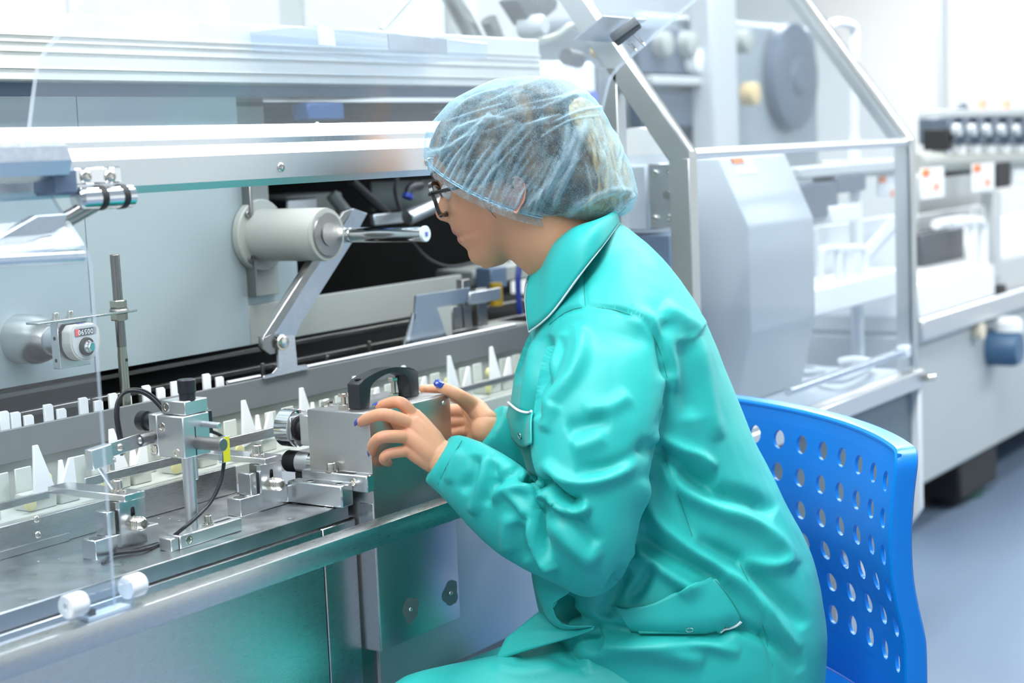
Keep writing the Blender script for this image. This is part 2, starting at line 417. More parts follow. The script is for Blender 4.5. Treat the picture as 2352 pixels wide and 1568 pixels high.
# ================================================================== packing machine: table, rail, cladding
XA, XB = 0.30, 2.47            # this machine runs along X between these ends
def screw_head(bm, c, ax, r, h, hexr=None, n=20):
    """socket cap screw head standing on c along ax"""
    hexr = hexr or r*0.52
    lathe(bm, c, ax, [(0, r), (h*0.85, r), (h, r*0.88), (h, hexr*1.05), (h*0.55, hexr), (h*0.55, 1e-4)], n)
    return bm
def hexnut(bm, c, ax, r, h):
    lathe(bm, c, ax, [(0, r*0.9), (h*0.12, r), (h*0.88, r), (h, r*0.9)], 6)
    return bm
def button_screw(bm, c, ax, r, h, n=18):
    lathe(bm, c, ax, [(0, r), (h*0.35, r*0.97), (h*0.75, r*0.75), (h, r*0.42), (h*0.6, r*0.38), (h*0.5, 1e-4)], n)
    return bm

# front rail
obj('front_rail', box(B(), (XA, XB), (1.281, 1.311), (.7325, .7595), .0014, 2), M['steel'],
    label='long brushed steel rail running along the front of the machine table', cat='rail')

# table plate with countersunk holes
plate = thing('table_plate', 'thick milled steel table plate carrying the guide brackets', 'plate', (1.0, 1.48, .745))
b = B(); box(b, (XA, 1.658), (1.384, 1.60), (.745, .765), .0012, 1)
obj('plate_slab', b, M['steel_plate'], plate)
for (px, py) in ((74, 1376), (268, 1298), (668, 1192), (752, 1166), (88, 1290), (135, 1285), (365, 1190), (390, 1192), (412, 1196), (480, 1155)):
    q = U(px, py, Z=.765); b = B()
    r = .0052 if px in (74, 668, 752, 268) else .0025
    lathe(b, (q.x, q.y, .7652), (0, 0, 1), [(0, r), (.0002, r), (.0002, r*.8), (-.0008, r*.55), (-.0008, 1e-4)], 18)
    obj('countersunk_hole' if r > .004 else 'drilled_hole', b, M['alu_bright'], plate)

# front cladding below the plate: three panels with seams
clad = thing('front_cladding', 'brushed stainless cladding panels below the table edge', 'cladding', (1.3, 1.39, .49))
for (a, c, m) in ((XA, .93, 'steel'), (.932, 1.5965, 'steel'), (1.5985, 1.664, 'steel'), (1.70, XB, 'clad_light')):
    b = B(); box(b, (a, c), (1.379, 1.390), (.489, .744), .0012)
    obj('panel', b, M[m], clad)
b = B(); box(b, (1.664, 1.70), (1.384, 1.392), (.489, .744)); obj('backing_strip', b, M['dark_steel'], clad)

# dark base under the machine
base = thing('machine_underframe', 'dark painted underframe of the machine below the cladding', 'underframe', (1.3, 1.9, 0))
b = B(); box(b, (XA, 2.47), (1.62, 2.35), (.05, .50)); obj('base_box', b, M['dark_paint'], base)
for x in (.5, 1.5, 2.4):
    b = B(); box(b, (x-.03, x+.03), (1.43, 1.49), (0.02, .50), .003); obj('leg', b, M['dark_steel'], base)
    b = B(); lathe(b, (x, 1.46, 0), (0, 0, 1), [(0, .035), (.012, .035), (.02, .015), (.03, .012)], 20); obj('levelling_foot', b, M['rubber'], base)

# ------------------------------------------------------------------ trough walls
obj('trough_front_wall', box(B(), (XA, 1.655), (1.578, 1.584), (.765, .803), .001), M['steel'],
    label='low steel wall along the table edge in front of the white fins', cat='trough wall')
b = B(); box(b, (XA, U(151, 1240, Z=.765).x), (1.5735, 1.578), (.765, .7755), .0008)
obj('wall_ledge', b, M['steel_plate'], label='thin milled ledge strip at the foot of the low steel wall', cat='strip')
obj('trough_floor', box(B(), (XA, 3.4), (1.586, 1.678), (.775, .800), .001), M['ivory'],
    label='pale chain bed under the white plastic carriers', cat='conveyor bed')
bw = thing('trough_back_wall', 'dark grey strip wall behind the row of white fins', 'trough wall', (1.3, 1.69, .853))
b = B(); box(b, (XA, 2.66), (1.680, 1.686), (.853, .8955), .0008); obj('wall_strip', b, M['wall_grey'], bw)
b = B(); box(b, (XA, 2.66), (1.687, 1.697), (.760, .852)); obj('mounting_strip', b, M['panel_beige'], bw)
for (a, c) in ((524, 600), (640, 930), (930, 1190)):
    p, q = U(a, 880, Y=1.69), U(c, 880, Y=1.69); b = B()
    cyl(b, (p.x, 1.692, .897), (q.x, 1.692, .897), .0035, n=14, ch=.0008); obj('edge_rod', b, M['alu'], bw)

# front wall screws (two in the steel wall)
for (px, py) in ((84, 1192), (87, 1228)):
    q = U(px, py, Y=1.578)
    b = B(); button_screw(b, (q.x, 1.5782, q.z), (0, -1, 0), .0048, .003)
    obj('wall_screw', b, M['bolt'], label=('upper' if py < 1200 else 'lower')+' button head screw in the low steel trough wall', cat='screw')

# ------------------------------------------------------------------ carriers with pointed white fins
def make_carrier():
    t = thing('fin_carrier', 'white plastic carrier with tall and short pointed fins in the trough', 'carrier', (0, 1.62, .80), group='carriers riding in the trough')
    def part(name, bm, m): return obj(name, bm, M[m], t, local=True)
    b = B(); prism(b, [(-.004, 0, .015), (.030, 0, .023), (.0075, 0, .082), (.0005, 0, .082)], (0, -.004, 0), .0006); part('tall_fin', b, 'white_plastic')
    b = B(); prism(b, [(.036, 0, .018), (.064, 0, .024), (.062, 0, .057), (.055, 0, .057)], (0, -.004, 0), .0006); part('short_fin', b, 'white_plastic')
    b = B(); box(b, (-.008, .034), (.0, .030), (.0, .020), .0015); box(b, (.040, .072), (.0, .030), (.0, .018), .0015); part('foot_block', b, 'ivory')
    b = B(); box(b, (.000, .026), (.034, .037), (.0, .050), .001); part('back_tab', b, 'ivory')
    b = B(); box(b, (-.024, .000), (.046, .049), (.0, .046), .001); part('rear_plate', b, 'ivory')
    b = B(); prism(b, [(.074, .045, .0), (.094, .045, .0), (.086, .045, .046), (.080, .045, .046)], (0, .003, 0), .0006); part('rear_tab', b, 'white_plastic')
    b = B(); lathe(b, (.044, .034, .030), (0, -1, 0), [(0, .009), (.006, .0085), (.008, .005)], 16); part('nub', b, 'yellow_nub')
    b = B(); lathe(b, (-.012, -.003, .012), (0, -1, 0), [(0, .009), (.003, .0085), (.004, .006)], 16); part('nub', b, 'yellow_nub')
    return t
c0 = make_carrier()
for k in range(-1, 10):
    c = c0 if k == -1 else copy_tree(c0)
    c.location = (1.3422+.1245*k, 1.62, .80)

# white tabs peeping over the back wall
tab0 = None
for (px, py, hh) in ((40, 978, .016), (70, 983, .009), (115, 962, .018), (145, 965, .009), (195, 943, .018), (230, 950, .010), (263, 928, .016), (296, 938, .010),
                     (340, 912, .018), (373, 917, .011), (405, 900, .016), (440, 905, .010), (478, 886, .018), (508, 888, .010), (14, 985, .02)):
    q = U(px, py+8, Y=1.705)
    b = B(); w = .0075
    prism(b, [(-w, 0, -.03), (w, 0, -.03), (w, 0, hh-.003), (w-.003, 0, hh), (-w, 0, hh)], (0, .004, 0), .0005)
    if tab0 is None or True:
        o = obj('white_tab', b, M['white_plastic'], local=True, label='small white plastic tab peeping over the grey trough wall', cat='tab', group='white tabs behind the trough wall')
    o.location = (q.x, 1.705, .8955)

# ------------------------------------------------------------------ dark interior
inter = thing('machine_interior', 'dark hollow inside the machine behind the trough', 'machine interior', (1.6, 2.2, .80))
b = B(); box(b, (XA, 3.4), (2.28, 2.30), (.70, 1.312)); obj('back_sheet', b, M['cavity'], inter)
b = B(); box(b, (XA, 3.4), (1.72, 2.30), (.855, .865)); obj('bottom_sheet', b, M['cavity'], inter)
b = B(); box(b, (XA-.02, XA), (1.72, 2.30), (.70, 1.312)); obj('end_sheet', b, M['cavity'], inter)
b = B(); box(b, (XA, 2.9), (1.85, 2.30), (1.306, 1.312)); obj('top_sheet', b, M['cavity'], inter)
for k in range(16):
    x = 1.42+k*.062+random.uniform(-.01, .01); b = B()
    cyl(b, (x, 1.76+.03*(k % 2), .865), (x, 1.76+.03*(k % 2), .885+random.uniform(0, .02)), .0035, n=10, ch=.0008)
    obj('chain_pin', b, M['dark_steel'], inter)
for z, y in ((.885, 1.80), (.905, 1.86)):
    b = B(); box(b, (XA, 3.0), (y, y+.012), (z, z+.008), .001); obj('chain_rail', b, M['dark_steel'], inter)

# ------------------------------------------------------------------ big satin panel behind the trough (with cut-out)
pan = thing('rear_panel', 'large satin grey blue panel behind the trough with a cut out', 'panel', (1.5, 1.80, .93))
seam = U(190, 430, Y=1.80).x
XL = U(562, 550, Y=1.80).x; XR = U(690, 620, Y=1.80).x
ZB, ZT = .9287, 1.318
for (a, c) in ((XA, seam-.0006), (seam+.0006, XL)):
    b = B(); box(b, (a, c), (1.80, 1.812), (ZB, ZT), .0006); obj('panel_sheet', b, M['panel'], pan)
b = B(); box(b, (XL, XR), (1.806, 1.814), (ZB+.0, U(620, 600, Y=1.806).z), .0006); obj('panel_sheet', b, M['panel'], pan)
b = B(); box(b, (XL, 2.52), (1.80, 1.812), (ZB, .9905), .0008); obj('lower_strip', b, M['panel_beige'], pan)
b = B(); box(b, (XL-.001, XL+.005), (1.782, 1.80), (U(570, 683, Y=1.79).z, 1.20), .0006); obj('edge_strip', b, M['dark_steel'], pan)
b = B(); box(b, (XL+.005, U(642, 640, Y=1.795).x), (1.796, 1.806), (U(600, 680, Y=1.796).z, U(600, 596, Y=1.796).z), .001); obj('cover_plate', b, M['panel_beige'], pan)
b = B(); box(b, (XL, XR), (1.86, 1.87), (1.10, ZT)); obj('recess_sheet', b, M['panel_beige'], pan)

# ------------------------------------------------------------------ aluminium light beam at eye level
beam = thing('guard_beam', 'long satin aluminium guard beam with a bright sloped top', 'beam', (1.2, 1.38, 1.188))
XE = 2.10; YB = 1.365
pf = [(YB+.004, 1.188), (YB, 1.1965), (YB, 1.2262), (YB+.010, 1.2405), (YB+.0125, 1.2405), (YB+.0125, 1.2452), (YB+.026, 1.2625), (YB+.036, 1.2625), (YB+.036, 1.188)]
b = B(); prism(b, yz(pf, XA), (XE-XA, 0, 0)); obj('beam_profile', b, M['alu'], beam, ang=20)
for (px, py) in ((645, 384), (983, 371)):
    q = U(px, py, Y=YB); b = B()
    button_screw(b, (q.x, YB, q.z), (0, -1, 0), .0062, .0035, 20); obj('button_screw', b, M['bolt'], beam)
b = B(); button_screw(b, (U(728, 283, Y=YB+.03).x, YB+.03, 1.2625), (0, 0, 1), .003, .002); obj('button_screw', b, M['bolt'], beam)

# upper steel housing above the dark slot
hs = thing('upper_housing', 'brushed steel upper housing above the dark slot', 'housing', (1.6, 1.85, 1.336))
zt1 = H+.1178*1.755
b = B(); box(b, (XA, 2.75), (1.755, 2.30), (1.3355, zt1), .002); obj('housing_box', b, M['housing'], hs)
for (py, th) in ((86, .0035), (102, .0025), (122, .003), (160, .002)):
    z = U(300, py, Y=1.752).z; b = B(); box(b, (XA, 2.75), (1.7515, 1.7555), (z-th, z), .0008); obj('highlight_rib', b, M['housing'], hs)  # thin ribs added in place of the highlight streaks along the hood bend
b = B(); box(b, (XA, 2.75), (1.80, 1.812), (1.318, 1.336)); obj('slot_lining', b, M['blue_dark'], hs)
# ================================================================== units on the table
# ---- gearbox cover box with black arched handle
gb = thing('drive_cover', 'tall brushed steel cover box with black arched handle under the hands', 'machine cover', (1.76, 1.40, .565))
GX0, GX1, GY0, GY1, GZ0, GZ1 = 1.6695, 1.850, 1.350, 1.4575, .565, .885
b = B(); box(b, (GX0, GX1), (GY0, GY1), (GZ0, GZ1), .0022, 2); obj('cover_shell', b, M['steel_v'], gb)
b = B(); box(b, (GX0-.0006, GX0+.004), (GY0+.0015, GY0+.024), (GZ0+.002, .7655), .0006); obj('side_flange', b, M['steel'], gb)
hp = []
ya, yb = U(822, 936, Z=.885).y, U(946, 910, Z=.885).y; ya = yb = (ya+yb)/2
xa, xb = 1.703, 1.8125
hl = []
for k in range(13):
    s = k/12; x = xa-.011+(xb-xa+.022)*s
    hl.append((x, .9195+.0125*math.sin(math.pi*s)**.8))
prof_o = [(xa-.011, .885)]+hl+[(xb+.011, .885), (xb-.011, .885)]
inn = []
for k in range(11):
    s = k/10; x = xb-.011-(xb-xa-.022)*s
    inn.append((x, .9135+.0115*math.sin(math.pi*s)))
prof_o += inn+[(xa+.011, .885)]
b = B(); prism(b, [(x, ya-.0105, z) for x, z in prof_o], (0, .021, 0), .0022, 2)
obj('arched_handle', b, M['black_plastic'], gb)
for x in (xa, xb):
    b = B(); lathe(b, (x, ya, .9235), (0, 0, 1), [(0, .0045), (.0015, .0045), (.0015, .003), (.0003, .0025), (.0003, 1e-4)], 14); obj('handle_plug', b, M['black_plastic'], gb)
for (px, py, hgt) in ((790, 938, .016), (905, 912, .023)):
    q = U(px, py, Z=.885); b = B()
    hexnut(b, (q.x, q.y, .885), (0, 0, 1), .008, .006); cyl(b, (q.x, q.y, .891), (q.x, q.y, .885+hgt), .0034, n=16); hexnut(b, (q.x, q.y, .885+hgt), (0, 0, 1), .0075, .005)
    obj('set_bolt', b, M['bolt'], gb)
for (px, py) in ((706, 930), (757, 930)):
    q = U(px, py, Z=.885); q.y = min(q.y, GY1-.006); b = B()
    hexnut(b, (q.x, q.y, .885), (0, 0, 1), .0055, .006); obj('hex_bolt', b, M['bolt'], gb)
for (px, py) in ((943, 1400), (1035, 1362), (1019, 925)):
    q = U(px, py, Y=GY0); b = B()
    lathe(b, (q.x, GY0, q.z), (0, -1, 0), [(0, .0034), (.0008, .0032), (.0018, .0022), (.0022, .0005)], 14); obj('rivet', b, M['chrome'], gb)
    if py > 1000:
        b = B(); n = 26; ctr = b.verts.new((q.x, GY0-.00025, q.z)); rg = []
        for k in range(n):
            a = 2*math.pi*k/n; rr = .0155*(1+.10*math.sin(3*a+px)+.07*math.sin(5*a+py)+.03*math.sin(11*a))
            rg.append(b.verts.new((q.x+rr*math.cos(a)*1.15, GY0-.00025, q.z+rr*math.sin(a)*1.15)))
        for k in range(n): b.faces.new((ctr, rg[k], rg[(k+1) % n]))
        obj('stain_ring', b, M['stain'], gb)

# ---- chrome press roller and bellows left of the cover
ro = thing('press_roller', 'shiny chrome press roller with black hub beside the cover box', 'roller', (1.66, 1.48, .80))
RX = 1.690
cz = U(668, 981, X=RX)
b = B(); yf = U(688, 981, X=RX).y
lathe(b, (RX, yf, cz.z), (0, 1, 0), [(0, .0245), (.0012, .0262), (.024, .0262), (.0255, .0245)], 48); obj('roller_rim', b, M['chrome'], ro)
b = B(); lathe(b, (RX, yf-.0125, cz.z), (0, 1, 0), [(0, .010), (.0008, .0118), (.008, .0125), (.009, .017), (.0125, .0175)], 32); obj('hub', b, M['rubber'], ro)
b = B(); box(b, (RX-.014, RX+.016), (GY1-.002, yf-.012), (cz.z-.021, cz.z+.021), .0015); obj('mount_block', b, M['alu'], ro)
cz2 = U(690, 1060, X=RX)
be = thing('drive_bellows', 'black ribbed bellows with grey clamping collar below the chrome roller', 'bellows', (RX, 1.49, .78))
y1 = U(690, 1060, X=RX).y; y0 = U(716, 1060, X=RX).y
pr = []
for k in range(7): pr += [(k*.0034, .0150), (k*.0034+.0017, .0132)]
b = B(); lathe(b, (RX, y1, cz2.z), (0, 1, 0), [(0, .012)]+pr+[(.0245, .012)], 32); obj('ribbed_sleeve', b, M['rubber'], be)
b = B(); cyl(b, (RX, y0-.002, cz2.z), (RX, y1, cz2.z), .0155, n=36, ch=.001); obj('collar', b, M['alu'], be)
b = B(); cyl(b, (RX, GY1-.001, cz2.z), (RX, y0-.002, cz2.z), .0165, n=36, ch=.001); obj('shaft_end', b, M['chrome'], be)
b = B(); box(b, (RX-.012, RX+.012), (GY1+.004, y1), (.765, cz2.z-.013)); obj('foot', b, M['black'], be)

# ---- clamp bar + blocks at the foot of the cover
cb = thing('clamp_bar', 'machined clamp bar bolted across the foot of the cover box', 'clamp', (1.64, 1.40, .766))
b = B(); box(b, (1.628, 1.652), (1.3695, 1.463), (.766, .7955), .0018); obj('support_block', b, M['alu_bright'], cb)
b = B(); box(b, (1.6525, 1.668), (1.346, 1.458), (.7835, .806), .0015); obj('cross_bar', b, M['alu_bright'], cb)
b = B(); lathe(b, (1.660, 1.412, .806), (0, 0, 1), [(0, .0085), (.002, .0085), (.002, .006), (.011, .006), (.012, .0052), (.012, .003), (.008, .0029), (.008, 1e-4)], 24); obj('cap_screw', b, M['bolt'], cb)
b = B(); lathe(b, (1.6525, 1.369, .795), (-1, 0, 0), [(0, .0062), (.0006, .006), (.0006, .0042), (.0010, .0042), (.0012, .0034), (.0005, .002), (.0005, 1e-4)], 20); obj('set_screw', b, M['bolt'], cb)
b = B(); box(b, (1.6555, 1.6645), (1.372, 1.400), (.8057, .8064)); obj('slot', b, M['black'], cb)
for y in (1.383, 1.432):
    b = B(); lathe(b, (1.640, y, .7955), (0, 0, 1), [(0, .0055), (.0004, .0052), (.0004, .0036), (-.001, .0034), (-.001, 1e-4)], 18); obj('sunk_screw', b, M['dark_steel'], cb)

# ---- two guide brackets (stepped base, slotted upright, knurled adjuster, arm with bolt)
def guide_bracket(ox, label, guide):
    oy = 1.4625
    t = thing('guide_bracket', label, 'bracket', (ox+.05, oy, .765))
    b = B(); box(b, (ox, ox+.101), (oy, oy+.024), (.765, .7885), .0009); obj('base_block', b, M['alu_bright'], t)
    b = B(); box(b, (ox+.022, ox+.034), (oy+.001, oy+.023), (.7885, .8175), .0009); obj('stop_post', b, M['alu_bright'], t)
    for dx in (.011, .088):
        b = B(); lathe(b, (ox+dx, oy+.012, .7886), (0, 0, 1), [(0, .0075), (.0003, .0075), (.0003, .0052), (-.002, .005), (-.002, 1e-4)], 18); obj('sunk_screw', b, M['dark_steel'], t)
    hw, x0, x1, z0, z1, yf = .0034, ox+.037, ox+.077, .771, .8262, oy-.004
    cxs = (x0+x1)/2; zs0, zs1, zm = .795, .8145, .803
    slot = [(cxs+hw*math.cos(math.pi*k/8), zs1+hw*math.sin(math.pi*k/8)) for k in range(9)] + [(cxs-hw*math.cos(math.pi*k/8), zs0-hw*math.sin(math.pi*k/8)) for k in range(9)]
    b = B()
    # plate with a rounded slot, the four outer corners added so that it stays rectangular
    outer = []
    for (sx, sz) in slot:
        dx, dz = sx-cxs, sz-zm
        k = min((x1-cxs)/abs(dx) if abs(dx) > 1e-6 else 1e9, ((z1-zm)/dz if dz > 0 else (z0-zm)/dz) if abs(dz) > 1e-6 else 1e9)
        outer.append([cxs+dx*k, zm+dz*k])
    for (cx_, cz_) in ((x0, z0), (x1, z0), (x0, z1), (x1, z1)):
        j = min(range(len(outer)), key=lambda q: (outer[q][0]-cx_)**2+(outer[q][1]-cz_)**2); outer[j] = [cx_, cz_]
    n = len(slot); rings = [[b.verts.new((p[0], y, p[1])) for p in P] for (P, y) in ((outer, yf), (slot, yf), (slot, yf+.007), (outer, yf+.007))]
    for a_, c_ in ((0, 1), (1, 2), (2, 3), (3, 0)):
        for k in range(n): b.faces.new((rings[a_][k], rings[a_][(k+1) % n], rings[c_][(k+1) % n], rings[c_][k]))
    obj('slotted_upright', b, M['alu_bright'], t, ang=30)
    b = B(); box(b, (x0+.004, x1-.004), (yf+.0072, oy+.020), (.789, .8255), .0006); obj('inner_slide', b, M['dark_steel'], t)
    kn = []
    for k in range(4): kn += [(.004+k*.003, .0078), (.0052+k*.003, .0086), (.0064+k*.003, .0078)]
    b = B(); lathe(b, (cxs, yf, .7985), (0, -1, 0), [(0, .0095), (.003, .0095), (.0032, .0072)]+kn+[(.017, .007), (.0185, .0055), (.0185, .0034), (.0135, .0032), (.0135, 1e-4)], 28); obj('adjuster_screw', b, M['bolt'], t)
    ye = 1.589
    b = B(); box(b, (ox+.0425, ox+.0755), (oy-.0075, ye), (.8262, .8345), .0009); obj('arm', b, M['alu_bright'], t)
    b = B(); lathe(b, (ox+.056, oy+.018, .8345), (0, 0, 1), [(0, .0098), (.002, .0098), (.0025, .008), (.0042, .0078), (.0042, .0062), (.0135, .0062), (.0145, .0054), (.0145, .0032), (.010, .003), (.010, 1e-4)], 28); obj('cap_screw', b, M['bolt'], t)
    for (a, c, zz0, zz1) in guide:
        b = B(); box(b, (a, c), (ye, ye+.005), (zz0, zz1), .0005); obj('guide_strip', b, M['steel'], t)
    return t
guide_bracket(1.2933, 'adjustable guide bracket behind the clear door edge holding the left guide strips', ((XA, 1.3385, .8195, .8285), (1.3967, 1.612, .822, .8335)))
guide_bracket(1.5376, 'adjustable guide bracket between the sensor stand and the clamp bar', ((1.6349, 1.80, .8265, .8405),))
obj('guide_strip', box(B(), (2.20, 2.47), (1.589, 1.594), (.823, .832), .0005), M['dark_steel'], label='dark guide strip beyond the cover box near the right hand', cat='guide strip')

# ---- sensor stand
ss = thing('sensor_stand', 'sensor stand with square clamp block, round post and black knobs', 'sensor stand', (1.44, 1.43, .765))
b = B(); box(b, (1.3755, 1.482), (1.4085, 1.432), (.765, .7815), .0012); obj('base_bar', b, M['alu'], ss)
b = B(); box(b, (1.362, 1.3747), (1.410, 1.4305), (.765, .7805), .001); obj('base_clamp', b, M['alu'], ss)
b = B(); lathe(b, (1.3895, 1.4085, .7735), (0, -1, 0), [(0, .0056), (.0008, .0054), (.0008, .0038), (.0001, .0036), (.0001, 1e-4)], 18); obj('set_screw', b, M['bolt'], ss)
b = B(); box(b, (1.440, 1.472), (1.4175, 1.4215), (.7814, .7819)); obj('base_slot', b, M['black'], ss)
q = U(495, 1207, Z=.7815); b = B()
lathe(b, (q.x, 1.4195, .7815), (0, 0, 1), [(0, .0078), (.0018, .0078), (.0022, .006), (.004, .006), (.0042, .0048), (.0115, .0048), (.0122, .0042), (.0122, .0024), (.009, .0022), (.009, 1e-4)], 22); obj('cap_screw', b, M['bolt'], ss)
PP = U(443, 1224, Z=.7815); xp, yp = PP.x, 1.4205
xp = U(443, 1224, Y=yp).x
zb0 = U(437, 1051, X=xp-.0135, D=None).z if False else U(437, 1051, Y=yp-.009).z
b = B(); cyl(b, (xp, yp, .7815), (xp, yp, zb0+.01), .0078, n=28); obj('post', b, M['alu'], ss)
bx0, bx1, by0, by1 = xp-.0135, xp+.031, yp-.009, yp+.050
zb1 = U(437, 954, Y=by0).z
b = B(); box(b, (bx0, bx1), (by0, by1-.0155), (zb0, zb1), .0012); obj('clamp_block', b, M['alu'], ss)
b = B(); box(b, (bx0+.0008, bx1), (by1-.0145, by1), (zb0+.0005, zb1+.0005), .0012); obj('clamp_cheek', b, M['alu'], ss)
zb2 = U(448, 918, Y=by0).z
b = B(); box(b, (bx0+.006, bx1), (by0+.001, by1-.018), (zb1+.0006, zb2), .0012); obj('upper_block', b, M['alu'], ss)
for (yy, zz) in ((by1-.0075, zb0+.008), (by1-.024, zb1-.014), (by0+.013, zb0+.006)):
    b = B(); lathe(b, (bx0, yy, zz), (-1, 0, 0), [(0, .0055), (.0008, .0052), (.0008, .0036), (.0001, .0034), (.0001, 1e-4)], 18); obj('sunk_screw', b, M['bolt'], ss)
b = B(); lathe(b, (bx0+.006, by1-.027, zb2-.008), (-1, 0, 0), [(0, .0055), (.0008, .0052), (.0008, .0036), (.0001, .0034), (.0001, 1e-4)], 18); obj('sunk_screw', b, M['bolt'], ss)
b = B(); cx_, cy_ = bx0+.020, by0+.010
lathe(b, (cx_, cy_, zb2), (0, 0, 1), [(0, .0098), (.008, .0098), (.0085, .0108), (.024, .0112), (.025, .0100)], 30); obj('clamp_knob', b, M['black_plastic'], ss)
zk = zb1-.010
b = B(); lathe(b, (bx0+.010, by1, zk), (0, 1, 0), [(0, .0098), (.009, .0098), (.010, .0122), (.020, .0125), (.022, .0112)], 30); obj('clamp_knob', b, M['black_plastic'], ss)
q = U(470, 972, Y=by0); b = B(); cyl(b, (q.x-.002, by0+.01, q.z), (q.x-.002, by0-.026, q.z-.001), .0038, n=18, ch=.0008); obj('guide_pin', b, M['alu'], ss)
q = U(450, 1017, Y=by0); b = B(); cyl(b, (q.x+.003, by0+.02, q.z), (q.x+.003, by0-.042, q.z), .0080, n=26, ch=.001); obj('round_bar', b, M['dark_alu'], ss)
b = B(); box(b, (q.x-.0005, q.x+.0007), (by0-.0003, by0+.002), (zb0+.001, q.z+.020)); obj('clamp_slit', b, M['black'], ss)
b = B(); cyl(b, (bx1-.012, by0+.018, zb0-.032), (bx1-.012, by0+.018, zb0+.004), .0040, n=16, ch=.0008); obj('hanging_rod', b, M['alu'], ss)
# sensor bracket reaching along the trough
yq = by1-.006
pa, pb = U(345, 1003, Y=yq), U(212, 1047, Y=yq)
dv = (pb-pa); dn = dv.normalized(); up = Vector((-dn.z, 0, dn.x)); up = up if up.z > 0 else -up
b = B(); cyl(b, pa+Vector((.02, 0, 0)), pa+dn*.018, .0075, n=20); obj('bracket_rod', b, M['dark_steel'], ss)
b = B(); obox(b, pa.lerp(pb, .45), dn*(dv.length*.42), (0, .0012, 0), up*.0085, .0006); obj('bracket_strip', b, M['steel'], ss)
b = B(); obox(b, pb-dn*.006+Vector((0, -.005, -.002)), dn*.016, (0, .006, 0), up*.012, .001); obj('sensor_head', b, M['alu'], ss)
for s_ in (.18, .55, .74):
    b = B(); button_screw(b, pa.lerp(pb, s_)+Vector((0, -.0012, .000)), (0, -1, 0), .0046, .0035); obj('button_screw', b, M['bolt'], ss)
b = B(); c_ = pa.lerp(pb, .72)+Vector((0, -.003, -.011)); cyl(b, c_+Vector((0, 0, .004)), c_-Vector((0, 0, .012)), .0032, n=12); hexnut(b, c_-Vector((0, 0, .003)), (0, 0, 1), .0055, .005); obj('clamp_nut', b, M['bolt'], ss)
b = B(); cyl(b, pb+Vector((0, -.004, -.008)), U(258, 1120, Y=yq), .0026, n=10); obj('light_guide', b, M['alu'], ss)
# photo eye on the far side of the block
b = B(); box(b, (bx1, bx1+.012), (by0+.006, by0+.024), (zb0+.022, zb1), .001); obj('photo_eye', b, M['black_plastic'], ss)
b = B(); button_screw(b, (bx1+.006, by0+.014, zb1), (0, 0, 1), .0055, .006); obj('eye_screw', b, M['bolt'], ss)

# cables and yellow tag
def from_px(lst): return [U(px, py, Y=y) for (px, py, y) in lst]
b = B(); tube(b, from_px([(382, 952, by1-.01), (352, 918, by1+.004), (322, 900, by1+.014), (290, 900, by1+.02), (271, 920, by1+.022), (266, 955, by1+.018), (273, 1003, by1+.010), (280, 1045, by1+.0)]), .0022, 10, 8)
obj('loop_cable', b, M['black_plastic'], label='black cable looping up behind the sensor clamp block', cat='cable')
b = B(); tube(b, [p+Vector((.006, .003, .001)) for p in from_px([(382, 952, by1-.01), (352, 918, by1+.004), (322, 900, by1+.014), (290, 900, by1+.02), (271, 920, by1+.022), (266, 955, by1+.018), (273, 1003, by1+.010), (280, 1045, by1+.0)])], .0022, 10, 8)
obj('loop_cable', b, M['black_plastic'], label='second black cable following the loop behind the clamp block', cat='cable')
yt = by0+.004
b = B(); tube(b, [(bx1+.008, by0+.014, zb0+.026), *from_px([(507, 1000, yt+.004), (514, 1020, yt), (514, 1065, yt), (505, 1110, yt-.002), (478, 1160, yt-.005), (425, 1210, yt-.012)]),
                  U(375, 1245, Z=.7685), U(330, 1262, Z=.7685), U(285, 1268, Z=.7685), U(262, 1272, Z=.7685), U(246, 1282, Z=.7690), U(236, 1294, Z=.7660)], .0024, 10, 8)
obj('sensor_cable', b, M['black_plastic'], label='thin black cable hanging from the photo eye onto the plate', cat='cable')
tg = thing('cable_tag', 'yellow and clear tag clipped on the hanging cable', 'tag', U(516, 1060, Y=yt-.006))
p1, p2 = U(513, 1002, Y=yt-.006), U(517, 1060, Y=yt-.006); dz = (p2-p1)
b = B(); obox(b, p1.lerp(p2, .5), (.0085, 0, 0), (0, .0030, 0), dz*.52, .001); obj('clear_sleeve', b, M['clear_block'], tg)
b = B(); obox(b, p1.lerp(p2, .5)+Vector((0, -.0036, 0)), (.0058, 0, 0), (0, .0004, 0), dz*.49); obj('yellow_slip', b, M['yellow'], tg)

# ---- threaded rod with nuts, strap and position counter
tr = thing('threaded_rod', 'upright threaded rod with two hex nuts behind the trough', 'threaded rod', (1.574, 1.705, .89))
RXx, RYy = 1.5775, 1.7045
rt, rb = U(263, 584, Y=RYy), U(290, 930, Y=RYy)
def rodp(z):
    s = (z-rb.z)/(rt.z-rb.z); return rb.lerp(rt, s)
zth = U(283, 795, Y=RYy).z
pr = []; zz = 0; ax = rt-rodp(zth); L = ax.length
nth = 62
for k in range(nth):
    pr += [(L*k/nth, .0062), (L*(k+.5)/nth, .0070)]
b = B(); lathe(b, rodp(zth), ax, pr+[(L, .006)], 16); obj('thread', b, M['dark_steel'], tr, ang=179)
b = B(); lathe(b, rodp(.86), ax, [(0, .0068), (zth-.86-.012, .0068), (zth-.86-.004, .0062), (zth-.86, .0062)], 18); obj('flat_shank', b, M['zinc'], tr)
zn = U(273, 712, Y=RYy).z
b = B(); hexnut(b, rodp(zn+.0035), ax, .0118, .0105); obj('hex_nut', b, M['zinc'], tr)
b = B(); hexnut(b, rodp(zn-.0140), ax, .0118, .0105); obj('hex_nut', b, M['zinc'], tr)
